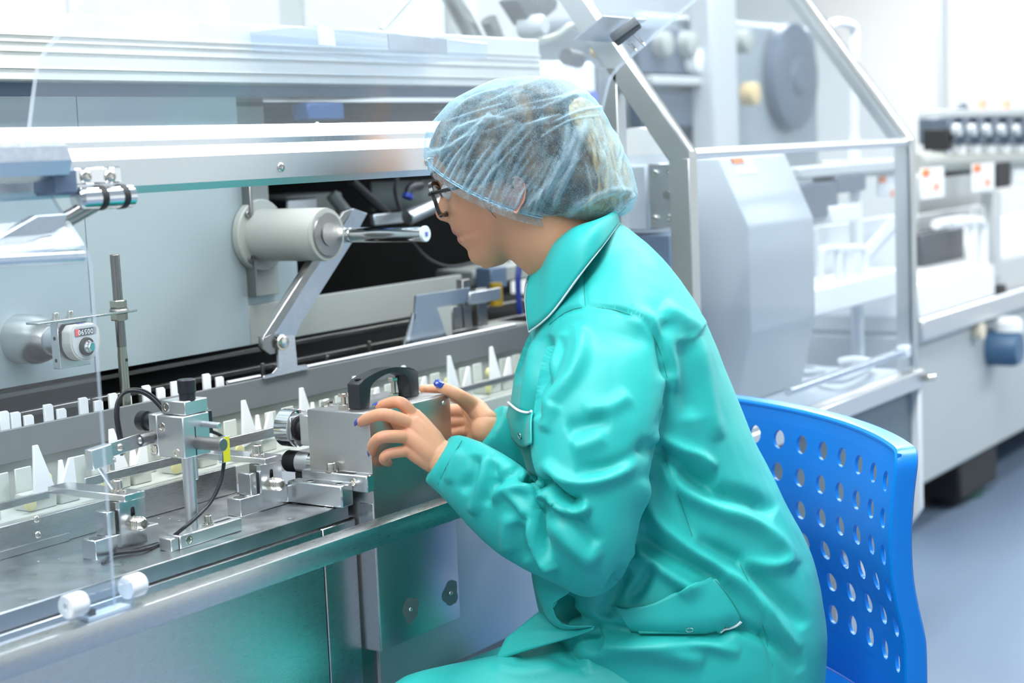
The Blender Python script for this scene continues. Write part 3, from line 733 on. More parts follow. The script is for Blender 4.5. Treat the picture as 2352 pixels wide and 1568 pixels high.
b = B(); lathe(b, rodp(zn-.0035), ax, [(0, .0115), (.0015, .013), (.002, .012), (.0042, .013), (.0055, .0118), (.007, .0118)], 26); obj('washer', b, M['dark_steel'], tr)
q = U(283, 826, Y=RYy); b = B(); lathe(b, (q.x, q.y-.0060, q.z), (0, -1, 0), [(0, .0024), (.0009, .0024)], 14); obj('cross_hole', b, M['black'], tr)

pc = thing('position_counter', 'light grey position counter with red and black digits on a steel shaft', 'counter', (1.48, 1.70, .95))
zs = zn-.0005
xa_ = U(70, 735, Y=RYy).x
b = B(); box(b, (xa_, RXx+.020), (RYy-.016, RYy+.010), (zs-.003, zs), .0006); obj('strap', b, M['steel'], pc)
cx0 = U(139, 850, Y=1.694).x
px0, px1 = cx0, cx0+.052
zc0, zc1 = U(139, 848, Y=1.694).z, zs-.003
b = B(); box(b, (px0, px1), (1.6935, 1.7085), (zc0, zc1), .0009); obj('mount_plate', b, M['alu'], pc)
for zq in (.35, .82):
    b = B(); lathe(b, (px0-.0002, 1.701, zc0+(zc1-zc0)*(1-zq)), (1, 0, 0), [(0, .0026), (.0004, .0024), (.0004, 1e-4)], 14); obj('bolt_hole', b, M['black'], pc)
# rounded body profile (flat top corners chamfered, round bottom)
bw_, zt_ = .0262, zc1-.004
cxm = px0+.0265; zr = zc0+.008+bw_
prf = [(cxm+bw_*math.cos(a), zr+bw_*math.sin(a)) for a in [math.pi+math.pi*k/20 for k in range(21)]] + [(cxm+bw_, zt_-.008), (cxm+bw_-.008, zt_), (cxm-bw_+.008, zt_), (cxm-bw_, zt_-.008)]
b = B(); prism(b, [(x, 1.6895, z) for x, z in prf], (0, .004, 0)); obj('gasket', b, M['rubber'], pc)
prf2 = [(cxm+(x-cxm)*.97, zr+(z-zr)*.97) for x, z in prf]
b = B(); prism(b, [(x, 1.6725, z) for x, z in prf2], (0, .0168, 0), .0022, 2); obj('counter_body', b, M['beige_plastic'], pc)
prf3 = [(cxm+(x-cxm)*.86, zr+(z-zr)*.88) for x, z in prf]
b = B(); prism(b, [(x, 1.6718, z) for x, z in prf3], (0, .0012, 0)); obj('face_plate', b, M['grey_plastic'], pc)
zw = zt_-.0105; zh = zr-.0065
b = B(); box(b, (cxm-.0175, cxm+.0185), (1.6712, 1.6722), (zw-.0045, zw+.0045)); obj('digit_window', b, M['print_dark'], pc)
b = B(); box(b, (cxm-.0175, cxm-.0105), (1.6709, 1.6714), (zw-.0045, zw+.0045)); obj('red_drum', b, M['print_red'], pc)
def text_mesh(name, s, size, loc, rot, m, parent, flip=False):
    cu = bpy.data.curves.new(name, 'FONT'); cu.body = s; cu.size = size; cu.align_x = 'CENTER'; cu.align_y = 'CENTER'; cu.extrude = .0001; cu.space_character = 1.15
    o = bpy.data.objects.new(name, cu); COL.objects.link(o)
    dg = bpy.context.evaluated_depsgraph_get(); me = bpy.data.meshes.new_from_object(o.evaluated_get(dg))
    bpy.data.objects.remove(o); bpy.data.curves.remove(cu)
    me.transform(Matrix.Translation(loc) @ rot); me.name = name; me.materials.clear()
    return obj(name, me, m, parent, ang=None)
ROT_AISLE = Matrix.Rotation(math.pi/2, 4, 'X')          # text lying in X-Z facing the aisle (-Y)
text_mesh('digits', '00590', .0092, Vector((cxm-.0002, 1.6705, zw)), ROT_AISLE @ Matrix.Rotation(math.pi, 4, 'Z'), M['print_white'], pc)
b = B(); box(b, (cxm-.004, cxm+.006), (1.678, 1.684), (zt_-.0012, zt_-.0002)); obj('blue_mark', b, M['print_blue'], pc)
b = B(); lathe(b, (cxm, 1.672, zh), (0, -1, 0), [(0, .0122), (.003, .0122), (.0045, .0112), (.0045, 1e-4)], 32); obj('hub_ring', b, M['rubber'], pc)
b = B(); lathe(b, (cxm, 1.6675, zh), (0, -1, 0), [(0, .0080), (.0008, .0080), (.0012, .0074)], 28); hexnut(b, (cxm, 1.6663, zh), (0, -1, 0), .0068, .007); obj('hub_nut', b, M['chrome'], pc)
b = B(); cyl(b, (cxm, 1.7085, zr), (cxm, 1.735, zr), .0185, n=36); obj('shaft', b, M['alu'], pc)
b = B(); lathe(b, (cxm, 1.735, zr), (0, 1, 0), [(0, .0205), (.012, .0275), (.030, .0335), (.066, .0345)], 48); obj('cone', b, M['steel_turned'], pc)
for px in (128, 162):
    q = U(px, 727, Y=1.7005); b = B()
    lathe(b, (q.x, 1.7005, zs), (0, 0, 1), [(0, .0068), (.0018, .0068), (.002, .0045), (.0085, .0045), (.0092, .004), (.0092, .0024), (.006, .0022), (.006, 1e-4)], 20); obj('cap_screw', b, M['bolt'], pc)

# ---- swing arm, chrome cylinder, beige cylinder
sa = thing('swing_arm', 'flat steel swing arm on a T foot bolted to the grey trough wall', 'arm', (1.87, 1.68, .89))
f = lambda px, py, y=1.6785: U(px, py, Y=y)
b = B(); prism(b, [f(603, 870), f(708, 846), f(700, 836), f(678, 840), f(673, 770), f(634, 778), f(636, 845), f(625, 858), f(603, 862)], (0, -.004, 0), .0006); obj('foot_plate', b, M['steel'], sa)
b = B(); q = f(648, 786, 1.6745); lathe(b, q, (0, -1, 0), [(0, .0125), (.0015, .0125), (.004, .011), (.0058, .007), (.0058, 1e-4)], 26); obj('pivot_bolt', b, M['bolt'], sa)
b = B(); prism(b, [f(628, 770), f(672, 790), f(690, 742), f(817, 545), f(830, 512), f(845, 490), f(812, 478), f(800, 495)], (0, .012, 0), .001); obj('flat_bar', b, M['steel_blue'], sa)
b = B(); prism(b, [f(604, 775), f(630, 768), f(800, 500), f(812, 478), f(790, 486)], (0, .014, 0), .001); obj('side_flange', b, M['dark_steel'], sa)  # darker metal stands in for the dark surroundings mirrored in this side
b = B(); prism(b, [f(604, 775), f(634, 762), f(634, 812), f(622, 815), f(604, 800)], (0, .010, 0), .001); obj('pivot_lug', b, M['dark_steel'], sa)
cc = thing('air_cylinder', 'chrome air cylinder with pale end cap beside the swing arm', 'cylinder', (2.04, 1.6, 1.08))
q = U(790, 540, Y=1.676); tip = U(978, 537, X=q.x)
b = B(); lathe(b, q, tip-q, [(0, .0118), (.004, .0118), (.005, .0112), (.007, .0118), (.016, .0118), (.017, .0112), (.019, .0118), ((tip-q).length-.003, .0118)], 36); obj('barrel', b, M['chrome'], cc)
b = B(); lathe(b, tip-(tip-q).normalized()*.003, tip-q, [(0, .0122), (.003, .0122), (.004, .0112)], 36); obj('end_cap', b, M['pale_cap'], cc)
b = B(); dq = (tip-q).normalized(); c_ = tip+dq*.0012; box(b, (c_.x-.003, c_.x+.003), (c_.y-.0008, c_.y), (c_.z-.003, c_.z+.003)); obj('blue_mark', b, M['print_blue'], cc)
bc = thing('flanged_motor', 'beige grey flanged cylinder sticking out of the panel cut out', 'motor', (1.95, 1.76, 1.05))
q = U(592, 540, Y=1.797); tip = U(752, 538, X=q.x)
b = B(); lathe(b, q, tip-q, [(0, .041), ((tip-q).length-.008, .041), ((tip-q).length-.006, .0395), ((tip-q).length-.004, .041), ((tip-q).length, .0400)], 48); obj('barrel', b, M['panel_beige'], bc)
b = B(); lathe(b, tip, tip-q, [(0, .034), (.003, .033), (.004, .018), (.006, .018)], 40); obj('end_boss', b, M['dark_steel'], bc)
b = B(); lathe(b, (q.x, q.y+.001, q.z), (0, -1, 0), [(0, .057), (.010, .057), (.012, .055)], 48); obj('flange', b, M['panel_beige'], bc)
for a in (.8, 2.35, 3.95, 5.5):
    b = B(); screw_head(b, (q.x+.049*math.cos(a), q.y-.011, q.z+.049*math.sin(a)), (0, -1, 0), .005, .004); obj('flange_screw', b, M['dark_steel'], bc)

# ---- gripper parts deep in the opening, right of the arm
dg_ = thing('gripper_unit', 'blurred cluster of grey cylinders and hoses deep in the cut out', 'gripper', (2.2, 1.95, 1.02))
def dpart(name, m, fn): b = B(); fn(b); obj(name, b, M[m], dg_)
V = lambda px, py, y: U(px, py, Y=y)
dpart('block', 'panel_beige', lambda b: box(b, (V(640, 470, 2.0).x, V(770, 470, 2.0).x), (1.98, 2.1), (V(700, 490, 2.0).z, V(700, 445, 2.0).z), .004))
dpart('block', 'alu', lambda b: box(b, (V(660, 470, 1.93).x, V(730, 470, 1.93).x), (1.93, 2.0), (V(700, 500, 1.93).z, V(700, 455, 1.93).z), .003))
dpart('cylinder', 'panel_beige', lambda b: cyl(b, V(850, 452, 2.0), V(1010, 446, 1.9), .028, n=28, ch=.003))
dpart('cylinder', 'alu', lambda b: cyl(b, V(935, 500, 1.80), V(1010, 465, 1.80), .014, n=24, ch=.002))
dpart('cylinder', 'panel_beige', lambda b: cyl(b, V(760, 445, 1.95), V(800, 495, 1.93), .012, n=20, ch=.002))
dpart('plate', 'alu', lambda b: box(b, (V(860, 500, 1.84).x, V(930, 500, 1.84).x), (1.84, 1.85), (V(890, 515, 1.84).z, V(890, 490, 1.84).z), .001))
dpart('rod', 'black', lambda b: cyl(b, V(805, 415, 1.86), V(890, 492, 1.86), .009, n=16))
dpart('hose', 'black_plastic', lambda b: tube(b, [V(912, 405, 1.85), V(908, 440, 1.85), V(918, 480, 1.85), V(925, 495, 1.85)], .004, 8, 6))
dpart('hose', 'black_plastic', lambda b: tube(b, [V(965, 425, 1.82), V(945, 430, 1.82), V(938, 448, 1.82)], .009, 10, 6))
dpart('fitting', 'blue_hose', lambda b: cyl(b, V(938, 446, 1.82), V(936, 455, 1.82), .010, n=16))
dpart('hose', 'black_plastic', lambda b: tube(b, [V(945, 555, 1.84), V(985, 595, 1.82), V(1030, 612, 1.82), V(1080, 605, 1.82), V(1105, 595, 1.83)], .003, 8, 8))

# ---- bent clear deflector and dark frame past the opening
df = thing('deflector_plate', 'bent blue grey deflector plate on a dark bracket behind the wall', 'deflector', (2.1, 1.72, .89))
g = lambda px, py, y=1.72: U(px, py, Y=y)
b = B(); prism(b, [g(938, 795), g(1030, 782), g(1003, 705), g(1075, 695), g(1080, 660), g(955, 678), g(950, 740)], (0, .003, 0), .0004); obj('plate', b, M['steel_blue'], df)
b = B(); prism(b, [g(928, 800), g(938, 795), g(955, 722), g(948, 718)], (0, .003, 0)); obj('bright_edge', b, M['alu_bright'], df)
b = B(); prism(b, [g(1030, 782), g(1040, 780), g(1036, 700), g(1003, 705)], (0, .004, 0)); obj('backing', b, M['panel_beige'], df)
for (a, c, d, e) in ((1042, 700, 1062, 772), (1068, 640, 1080, 770), (1100, 660, 1118, 768)):
    p, q = g(a, e, 1.75), g(d, c, 1.75); b = B(); box(b, (p.x, q.x), (1.75, 1.765), (p.z, q.z), .001); obj('post', b, M['dark_steel'], df)
p, q = g(1042, 765, 1.745), g(1118, 750, 1.745); b = B(); box(b, (p.x, q.x), (1.745, 1.77), (p.z-.004, q.z+.004), .001); obj('base', b, M['dark_steel'], df)
p, q = g(1080, 700, 1.74), g(1150, 660, 1.74); b = B(); box(b, (p.x, q.x), (1.74, 1.746), (p.z, q.z), .001); obj('sensor_block', b, M['alu'], df)
p, q = g(1124, 780, 1.72), g(1195, 740, 1.72); b = B(); box(b, (p.x, q.x), (1.70, 1.80), (p.z, p.z+.022), .001); obj('ledge', b, M['panel_beige'], df)
b = B(); p = g(1140, 690, 1.85); cyl(b, p-Vector((0, 0, .01)), p+Vector((0, 0, .035)), .013, n=18); obj('amber_cap', b, M['amber'], df)
b = B(); tube(b, [g(1195, 600, 1.8), g(1190, 640, 1.8), g(1192, 700, 1.8), g(1196, 720, 1.8)], .006, 8, 6); obj('blue_hose', b, M['blue_hose'], df)
b = B(); p, q = g(1090, 660, 1.95), g(1230, 600, 1.95); box(b, (p.x, q.x), (1.95, 2.05), (p.z, q.z), .004); obj('rear_block', b, M['panel_beige'], df)
b = B(); p, q = g(1130, 665, 1.90), g(1165, 610, 1.90); box(b, (p.x, q.x), (1.90, 1.94), (p.z, q.z), .003); obj('rear_block', b, M['blue_dark'], df)
# ================================================================== person
HL = Vector((math.cos(YAW), math.sin(YAW), 0))           # horizontal look direction
FI = Vector((-math.sin(YAW), math.cos(YAW), 0))          # the way the torso faces
D0 = 2.20                                                # distance of the body's middle plane
UP = Vector((0, 0, 1))
def S(px, py, lat=0.0):
    d = CAM_F + CAM_R*((px-1176)/F_PX) - CAM_U*((py-784)/F_PX)
    return CAM_C + d*((D0-lat)/d.dot(HL))
def lat_of(p): return D0-(Vector(p)-CAM_C).dot(HL)

def mesh_from(verts, faces, name='m'):
    me = bpy.data.meshes.new(name); me.from_pydata([tuple(v) for v in verts], [], faces); me.update(); return me

class Geo:
    def __init__(s): s.v = []; s.f = []
    def ring_loft(s, rings, cap=True):
        o = len(s.v); n = len(rings[0])
        for r in rings: s.v += [tuple(p) for p in r]
        for i in range(len(rings)-1):
            for k in range(n):
                s.f.append((o+i*n+k, o+i*n+(k+1) % n, o+(i+1)*n+(k+1) % n, o+(i+1)*n+k))
        if cap:
            s.f.append(tuple(o+k for k in range(n))[::-1]); s.f.append(tuple(o+(len(rings)-1)*n+k for k in range(n)))
    def grid(s, G, closed=False):
        o = len(s.v); n = len(G[0])
        for r in G: s.v += [tuple(p) for p in r]
        for i in range(len(G)-1):
            for k in range(n if closed else n-1):
                s.f.append((o+i*n+k, o+i*n+(k+1) % n, o+(i+1)*n+(k+1) % n, o+(i+1)*n+k))
    def chain(s, pts, rad, n=14, sub=6, ends=5):
        """tube through pts with radii, rounded ends"""
        P = smooth_path(pts, sub) if sub else [Vector(p) for p in pts]
        m = len(P); K = len(pts)-1
        R = [float(np.interp(i/(m-1)*K, range(K+1), rad)) for i in range(m)]
        T = [(P[min(i+1, m-1)]-P[max(i-1, 0)]).normalized() for i in range(m)]
        d, a, b = frame_of(T[0]); rings = []
        def rg(c, r, t):
            nonlocal a
            a = (a-t*a.dot(t)).normalized(); b = t.cross(a)
            return [c+(a*math.cos(2*math.pi*k/n)+b*math.sin(2*math.pi*k/n))*r for k in range(n)]
        for j in range(ends, 0, -1):
            q = j/ends*math.pi/2*.97; rings.append(rg(P[0]-T[0]*R[0]*math.sin(q), R[0]*math.cos(q), T[0]))
        for i in range(m): rings.append(rg(P[i], R[i], T[i]))
        for j in range(1, ends+1):
            q = j/ends*math.pi/2*.97; rings.append(rg(P[-1]+T[-1]*R[-1]*math.sin(q), R[-1]*math.cos(q), T[-1]))
        s.ring_loft(rings)
    def ellipsoid(s, c, ax, ay, az, n=24, m=14):
        c, ax, ay, az = map(Vector, (c, ax, ay, az)); rings = []
        for i in range(1, m):
            q = math.pi*i/m
            rings.append([c+az*math.cos(q)+(ax*math.cos(2*math.pi*k/n)+ay*math.sin(2*math.pi*k/n))*math.sin(q) for k in range(n)])
        s.ring_loft(rings)
    def mesh(s, name='m'): return mesh_from(s.v, s.f, name)

def remesh(me, vox, smooth=3, fac=0.5):
    bm = bmesh.new(); bm.from_mesh(me); bmesh.ops.recalc_face_normals(bm, faces=bm.faces[:]); bm.to_mesh(me); bm.free()
    o = bpy.data.objects.new('tmp', me); COL.objects.link(o)
    r = o.modifiers.new('r', 'REMESH'); r.mode = 'VOXEL'; r.voxel_size = vox; r.adaptivity = 0.0
    if smooth:
        s = o.modifiers.new('s', 'SMOOTH'); s.factor = fac; s.iterations = smooth
    dg = bpy.context.evaluated_depsgraph_get(); out = bpy.data.meshes.new_from_object(o.evaluated_get(dg))
    bpy.data.objects.remove(o); bpy.data.meshes.remove(me)
    return out

def get_co(me):
    a = np.empty(len(me.vertices)*3, np.float64); me.vertices.foreach_get('co', a); return a.reshape(-1, 3)
def set_co(me, a): me.vertices.foreach_set('co', a.ravel()); me.update()
def get_no(me):
    a = np.empty(len(me.vertices)*3, np.float64); me.vertex_normals.foreach_get('vector', a); return a.reshape(-1, 3)
_R, _U2, _F, _C = (np.array(v) for v in (CAM_R, CAM_U, CAM_F, CAM_C))
def to_px(co):
    v = co-_C; z = v@_F
    return np.stack([1176+F_PX*(v@_R)/z, 784-F_PX*(v@_U2)/z], 1)
def poly_dist(p, line):
    """distance of 2d points p to a polyline and the parameter 0..1 along it"""
    L = np.array(line, float); best = np.full(len(p), 1e9); par = np.zeros(len(p)); n = len(L)-1; side = np.zeros(len(p))
    for i in range(n):
        a, b = L[i], L[i+1]; ab = b-a; t = np.clip(((p-a)@ab)/(ab@ab+1e-9), 0, 1)
        q = a+t[:, None]*ab; d = np.hypot(*(p-q).T); m = d < best
        cr = ab[0]*(p[:, 1]-a[1])-ab[1]*(p[:, 0]-a[0])
        best[m] = d[m]; par[m] = ((i+t)/n)[m]; side[m] = np.sign(cr)[m]
    return best, par, side
def sculpt(me, folds, mask=None, gain=1.0):
    """fold: (pixel polyline, width px, height m[, sharp]) - raises or sinks cloth along a line traced from the photo"""
    co = get_co(me); no = get_no(me); p = to_px(co)
    vis = ((co-_C)*no).sum(1) < 0.0
    if mask is not None: vis &= mask(co, p)
    disp = np.zeros(len(co))
    for f in folds:
        line, w, h = f[0], f[1], f[2]; sm = np.array([tuple(v[:2]) for v in smooth_path([(x, y, 0) for x, y in line], 5)])
        d, t, s = poly_dist(p, sm)
        tp = np.clip(np.minimum(t, 1-t)*5, 0, 1)**.7
        if len(f) > 3: tp = np.clip((1-t)*3, 0, 1)          # starts strong, fades
        disp += np.where(vis, gain*h*np.exp(-(d/w)**2)*tp, 0)
    set_co(me, co+no*disp[:, None])

def sell(c, a, b, n=40, ex=2.3):
    """superellipse ring: centre, half-axis vectors"""
    out = []
    for k in range(n):
        q = 2*math.pi*k/n; cq, sq = math.cos(q), math.sin(q)
        out.append(c+a*(math.copysign(abs(cq)**(2/ex), cq))+b*(math.copysign(abs(sq)**(2/ex), sq)))
    return out
LATV = -HL                                                # unit vector to her left (towards the lens)
def px_ring(front, back, half, lat=0.0, n=40, ex=2.3, tilt=0.0):
    f, k = S(*front, lat), S(*back, lat)
    return sell((f+k)/2, (f-k)/2, (LATV+UP*tilt)*half, n, ex)
def dense(rings, m):
    """resample a list of px-ring definitions with a smooth spline"""
    A = np.array([[*r[0], *r[1], r[2], r[3]] for r in rings], float); n = len(A); out = []
    for i in range(n-1):
        p0, p1, p2, p3 = A[max(i-1, 0)], A[i], A[i+1], A[min(i+2, n-1)]
        for k in range(m):
            t = k/m
            out.append(.5*((2*p1)+(-p0+p2)*t+(2*p0-5*p1+4*p2-p3)*t*t+(-p0+3*p1-3*p2+p3)*t**3))
    out.append(A[-1])
    return [((r[0], r[1]), (r[2], r[3]), r[4], r[5]) for r in out]

woman = thing('person', 'seated person in a turquoise work suit, blue hair cover and black glasses', 'person', S(1650, 1700, 0)*1.0)
woman.location.z = 0.0

# ------------------------------------------------------------------ jacket: torso + two sleeves, fused
torso = [((1330, 1650), (1855, 1645), .192, 0), ((1300, 1570), (1880, 1570), .200, 0), ((1262, 1470), (1889, 1470), .203, 0), ((1236, 1395), (1886, 1385), .198, 0),
         ((1222, 1320), (1858, 1268), .188, 0), ((1220, 1225), (1802, 1150), .178, 0), ((1222, 1135), (1742, 1030), .172, 0),
         ((1200, 1045), (1700, 935), .172, 0), ((1172, 965), (1664, 850), .177, 0), ((1178, 885), (1635, 775), .182, 0),
         ((1196, 815), (1601, 703), .178, 0), ((1222, 752), (1556, 636), .158, 0), ((1232, 700), (1505, 575), .122, 0),
         ((1248, 645), (1452, 530), .085, 0), ((1265, 600), (1420, 508), .070, 0)]
g = Geo()
g.ring_loft([px_ring(*r) for r in dense(torso, 5)])
lsl = [((1290, 752), (1505, 740), .040, .120), ((1254, 800), (1530, 795), .058, .138), ((1236, 870), (1533, 880), .064, .158), ((1222, 960), (1518, 960), .064, .180),
       ((1220, 1050), (1496, 1060), .062, .197), ((1240, 1110), (1474, 1160), .060, .207), ((1250, 1140), (1455, 1262), .060, .210), ((1250, 1150), (1415, 1338), .058, .208),
       ((1235, 1130), (1350, 1368), .056, .198), ((1212, 1085), (1270, 1336), .054, .182), ((1165, 1050), (1190, 1296), .051, .160),
       ((1110, 1018), (1115, 1246), .047, .135), ((1072, 1003), (1045, 1172), .043, .112), ((1050, 999), (1000, 1126), .040, .094), ((1036, 1002), (974, 1103), .0375, .084)]
g.ring_loft([px_ring(*r, ex=2.15) for r in dense(lsl, 5)])
rsl = [(S(1390, 740, -.10), .06), (S(1360, 860, -.155), .064), (S(1320, 1000, -.19), .060), (S(1300, 1110, -.20), .060), (S(1262, 1100, -.18), .056), (S(1215, 1050, -.125), .049), (S(1165, 1010, -.098), .042), (S(1121, 981, -.090), .0375)]
g.chain([p for p, r in rsl], [r for p, r in rsl], n=28, sub=6, ends=0)
jm = remesh(g.mesh(), .0042, 3)
FOLDS = [
    # shoulder and yoke
    ([(1345, 610), (1342, 660), (1345, 705)], 5, -.0012),
    ([(1345, 705), (1300, 715), (1262, 745), (1245, 800), (1235, 860)], 6, -.0020),
    ([(1345, 705), (1420, 712), (1480, 740), (1515, 800), (1533, 870), (1530, 930), (1505, 985)], 7, -.0030),
    ([(1440, 715), (1500, 750), (1540, 830), (1552, 900)], 22, .0040),
    ([(1520, 700), (1590, 745), (1610, 760)], 18, .0040), ([(1525, 735), (1520, 800), (1535, 870)], 18, -.0040),
    ([(1600, 760), (1620, 850), (1635, 950), (1650, 1010)], 16, .0035), ([(1570, 780), (1580, 870), (1590, 960)], 26, -.0045),
    ([(1505, 1000), (1560, 1030), (1610, 1050), (1640, 1080)], 14, .0050), ([(1500, 1020), (1550, 1060), (1615, 1100), (1650, 1110)], 18, -.0060),
    # side seam area and long drag folds to the lap
    ([(1522, 1020), (1540, 1090), (1570, 1170), (1590, 1230)], 6, -.0022),
    ([(1480, 1100), (1500, 1180), (1560, 1240), (1640, 1300), (1700, 1340), (1770, 1420), (1830, 1500)], 18, .0075),
    ([(1465, 1225), (1520, 1265), (1590, 1295), (1660, 1330)], 15, -.0065), ([(1455, 1262), (1510, 1300), (1570, 1340), (1600, 1360)], 15, .0070),
    ([(1530, 1060), (1560, 1120), (1640, 1165), (1720, 1195), (1780, 1240), (1830, 1300)], 18, .0060),
    ([(1560, 1080), (1640, 1130), (1720, 1150), (1780, 1180)], 20, -.0065),
    ([(1600, 1240), (1700, 1290), (1780, 1360), (1850, 1440)], 16, -.0055), ([(1700, 1290), (1760, 1300), (1820, 1290)], 16, .0040),
    ([(1440, 1300), (1400, 1380), (1380, 1420)], 18, -.0060), ([(1500, 1290), (1480, 1340), (1440, 1380)], 14, -.0050),
    ([(1690, 1290), (1740, 1380), (1760, 1470), (1780, 1568)], 5, -.0018),
    ([(1250, 1390), (1380, 1440), (1500, 1455), (1640, 1455), (1700, 1440), (1790, 1480), (1840, 1540)], 14, -.0075),
    ([(1320, 1500), (1420, 1490), (1520, 1495), (1620, 1520)], 24, .0070), ([(1380, 1470), (1460, 1478), (1600, 1475), (1700, 1500)], 14, .0050),
    ([(1302, 1366), (1294, 1395), (1308, 1428)], 15, -.0130), ([(1345, 1440), (1370, 1470), (1390, 1480)], 14, -.0100),
    # chest / front placket
    ([(1215, 765), (1195, 830), (1190, 880)], 10, -.0040), ([(1262, 770), (1240, 830), (1240, 900), (1228, 960)], 12, -.0070), ([(1230, 780), (1212, 880), (1205, 960)], 12, .0035),
    # upper sleeve
    ([(1330, 740), (1335, 800), (1315, 860), (1270, 915), (1238, 950)], 18, .0055), ([(1290, 770), (1275, 830), (1250, 890)], 14, -.0045),
    ([(1340, 945), (1400, 935), (1450, 905)], 18, .0028), ([(1300, 985), (1345, 975), (1400, 960)], 20, -.0038), ([(1310, 1030), (1350, 1020), (1390, 1000)], 20, .0028),
    ([(1250, 990), (1262, 960), (1280, 930)], 12, .0035), ([(1320, 1080), (1400, 1075), (1460, 1050), (1495, 1010)], 18, -.0042),
    ([(1245, 1058), (1290, 1100), (1350, 1108), (1420, 1085), (1475, 1040)], 15, .0062),
    ([(1262, 1105), (1285, 1135), (1310, 1148), (1340, 1140)], 10, -.0120, 1), ([(1262, 1120), (1280, 1150), (1310, 1175), (1340, 1172), (1350, 1150)], 10, .0075),
    ([(1262, 1110), (1256, 1140), (1252, 1160)], 7, .0070),
    ([(1245, 1155), (1235, 1190), (1245, 1240), (1262, 1285)], 12, -.0110, 1), ([(1225, 1170), (1225, 1220), (1240, 1265), (1265, 1298), (1276, 1296)], 9, .0080),
    ([(1272, 1190), (1300, 1230), (1340, 1270), (1370, 1295)], 24, .0060), ([(1300, 1170), (1340, 1215), (1370, 1255)], 18, -.0040),
    ([(1255, 1115), (1225, 1105), (1190, 1092)], 8, -.0085, 1), ([(1230, 1125), (1190, 1120), (1150, 1130), (1125, 1155)], 12, .0050), ([(1200, 1075), (1160, 1090), (1130, 1120)], 10, -.0045),
    ([(1210, 1185), (1195, 1160), (1165, 1130)], 10, .0040), ([(1170, 1180), (1165, 1230), (1170, 1270)], 14, .0040), ([(1190, 1200), (1195, 1250), (1210, 1290)], 14, -.0045),
    # forearm
    ([(1095, 1045), (1085, 1090), (1060, 1130)], 12, -.0045), ([(1120, 1040), (1112, 1090), (1095, 1150), (1085, 1180)], 12, .0045), ([(1060, 1030), (1040, 1070), (1030, 1110)], 10, .0030),
    ([(1135, 1060), (1130, 1110), (1120, 1160)], 12, -.0045),
    ([(1062, 1010), (1030, 1060), (1005, 1115)], 4, -.0014),
]
sculpt(jm, FOLDS, gain=2.0)
# fine cloth wrinkles everywhere
co = get_co(jm); no = get_no(jm)
fine = np.array([mnoise.noise(Vector(c)*16)*.0016+mnoise.noise(Vector((c[0]*60, c[1]*60, c[2]*34)))*.0005 for c in co])
set_co(jm, co+no*fine[:, None])
jacket = obj('jacket', jm, M['cloth'], woman, ang=179)
from mathutils.bvhtree import BVHTree
def bvh_of(o):
    me = o.data; off = woff(o)
    return BVHTree.FromPolygons([v.co+off for v in me.vertices], [tuple(p.vertices) for p in me.polygons])
JB = bvh_of(jacket)
def hit(px, py, off=0.0, tree=None):
    d = (CAM_F + CAM_R*((px-1176)/F_PX) - CAM_U*((py-784)/F_PX)).normalized()
    loc, nor, i, dist = (tree or JB).ray_cast(CAM_C, d)
    if loc is None: return None
    if nor.dot(d) > 0: nor = -nor
    return loc+nor*off, nor
def on_cloth(line, r, name, m, parent, off=.001, sub=5, n=8, tree=None):
    P = []
    for v in smooth_path([(x, y, 0) for x, y in line], sub):
        h = hit(v.x, v.y, off, tree)
        if h: P.append(h[0])
    if len(P) < 3: return None
    for _ in range(3): P = [P[0]]+[(P[i-1]+P[i]*2+P[i+1])/4 for i in range(1, len(P)-1)]+[P[-1]]
    b = B(); tube(b, P, r, n); return obj(name, b, m, parent)
def patch(poly, name, m, parent, off=.0035, thick=.0015, step=9, edge_fall=None, smooth=4):
    """a piece of cloth lying on the jacket: grid of ray hits inside a pixel polygon, lifted off the surface"""
    rows_t, rows_b = poly
    T = smooth_path([(x, y, 0) for x, y in rows_t], 8); Bm = smooth_path([(x, y, 0) for x, y in rows_b], 8)
    nu = max(len(T), len(Bm)); nv = 14; G = []
    for j in range(nv+1):
        row = []
        for i in range(nu):
            a = T[min(int(i/(nu-1)*(len(T)-1)+.5), len(T)-1)]; c = Bm[min(int(i/(nu-1)*(len(Bm)-1)+.5), len(Bm)-1)]
            q = a.lerp(c, j/nv); h = hit(q.x, q.y, off); row.append(h[0] if h else None)
        G.append(row)
    for j in range(nv+1):
        for i in range(nu):
            if G[j][i] is None:
                G[j][i] = next((G[jj][ii] for dd in range(1, nu) for jj, ii in ((j, i-dd), (j, i+dd)) if 0 <= ii < nu and G[jj][ii] is not None), Vector((0, 0, 0)))
    A = np.array([[list(p) for p in r] for r in G])
    for _ in range(smooth):
        A[1:-1, 1:-1] = (A[1:-1, 1:-1]*2+A[:-2, 1:-1]+A[2:, 1:-1]+A[1:-1, :-2]+A[1:-1, 2:])/6
    gg = Geo(); gg.grid([[Vector(p) for p in r] for r in A]); me = gg.mesh(name)
    o = obj(name, me, m, parent, ang=179)
    sd = o.modifiers.new('thickness', 'SOLIDIFY'); sd.thickness = thick; sd.offset = 0
    return o
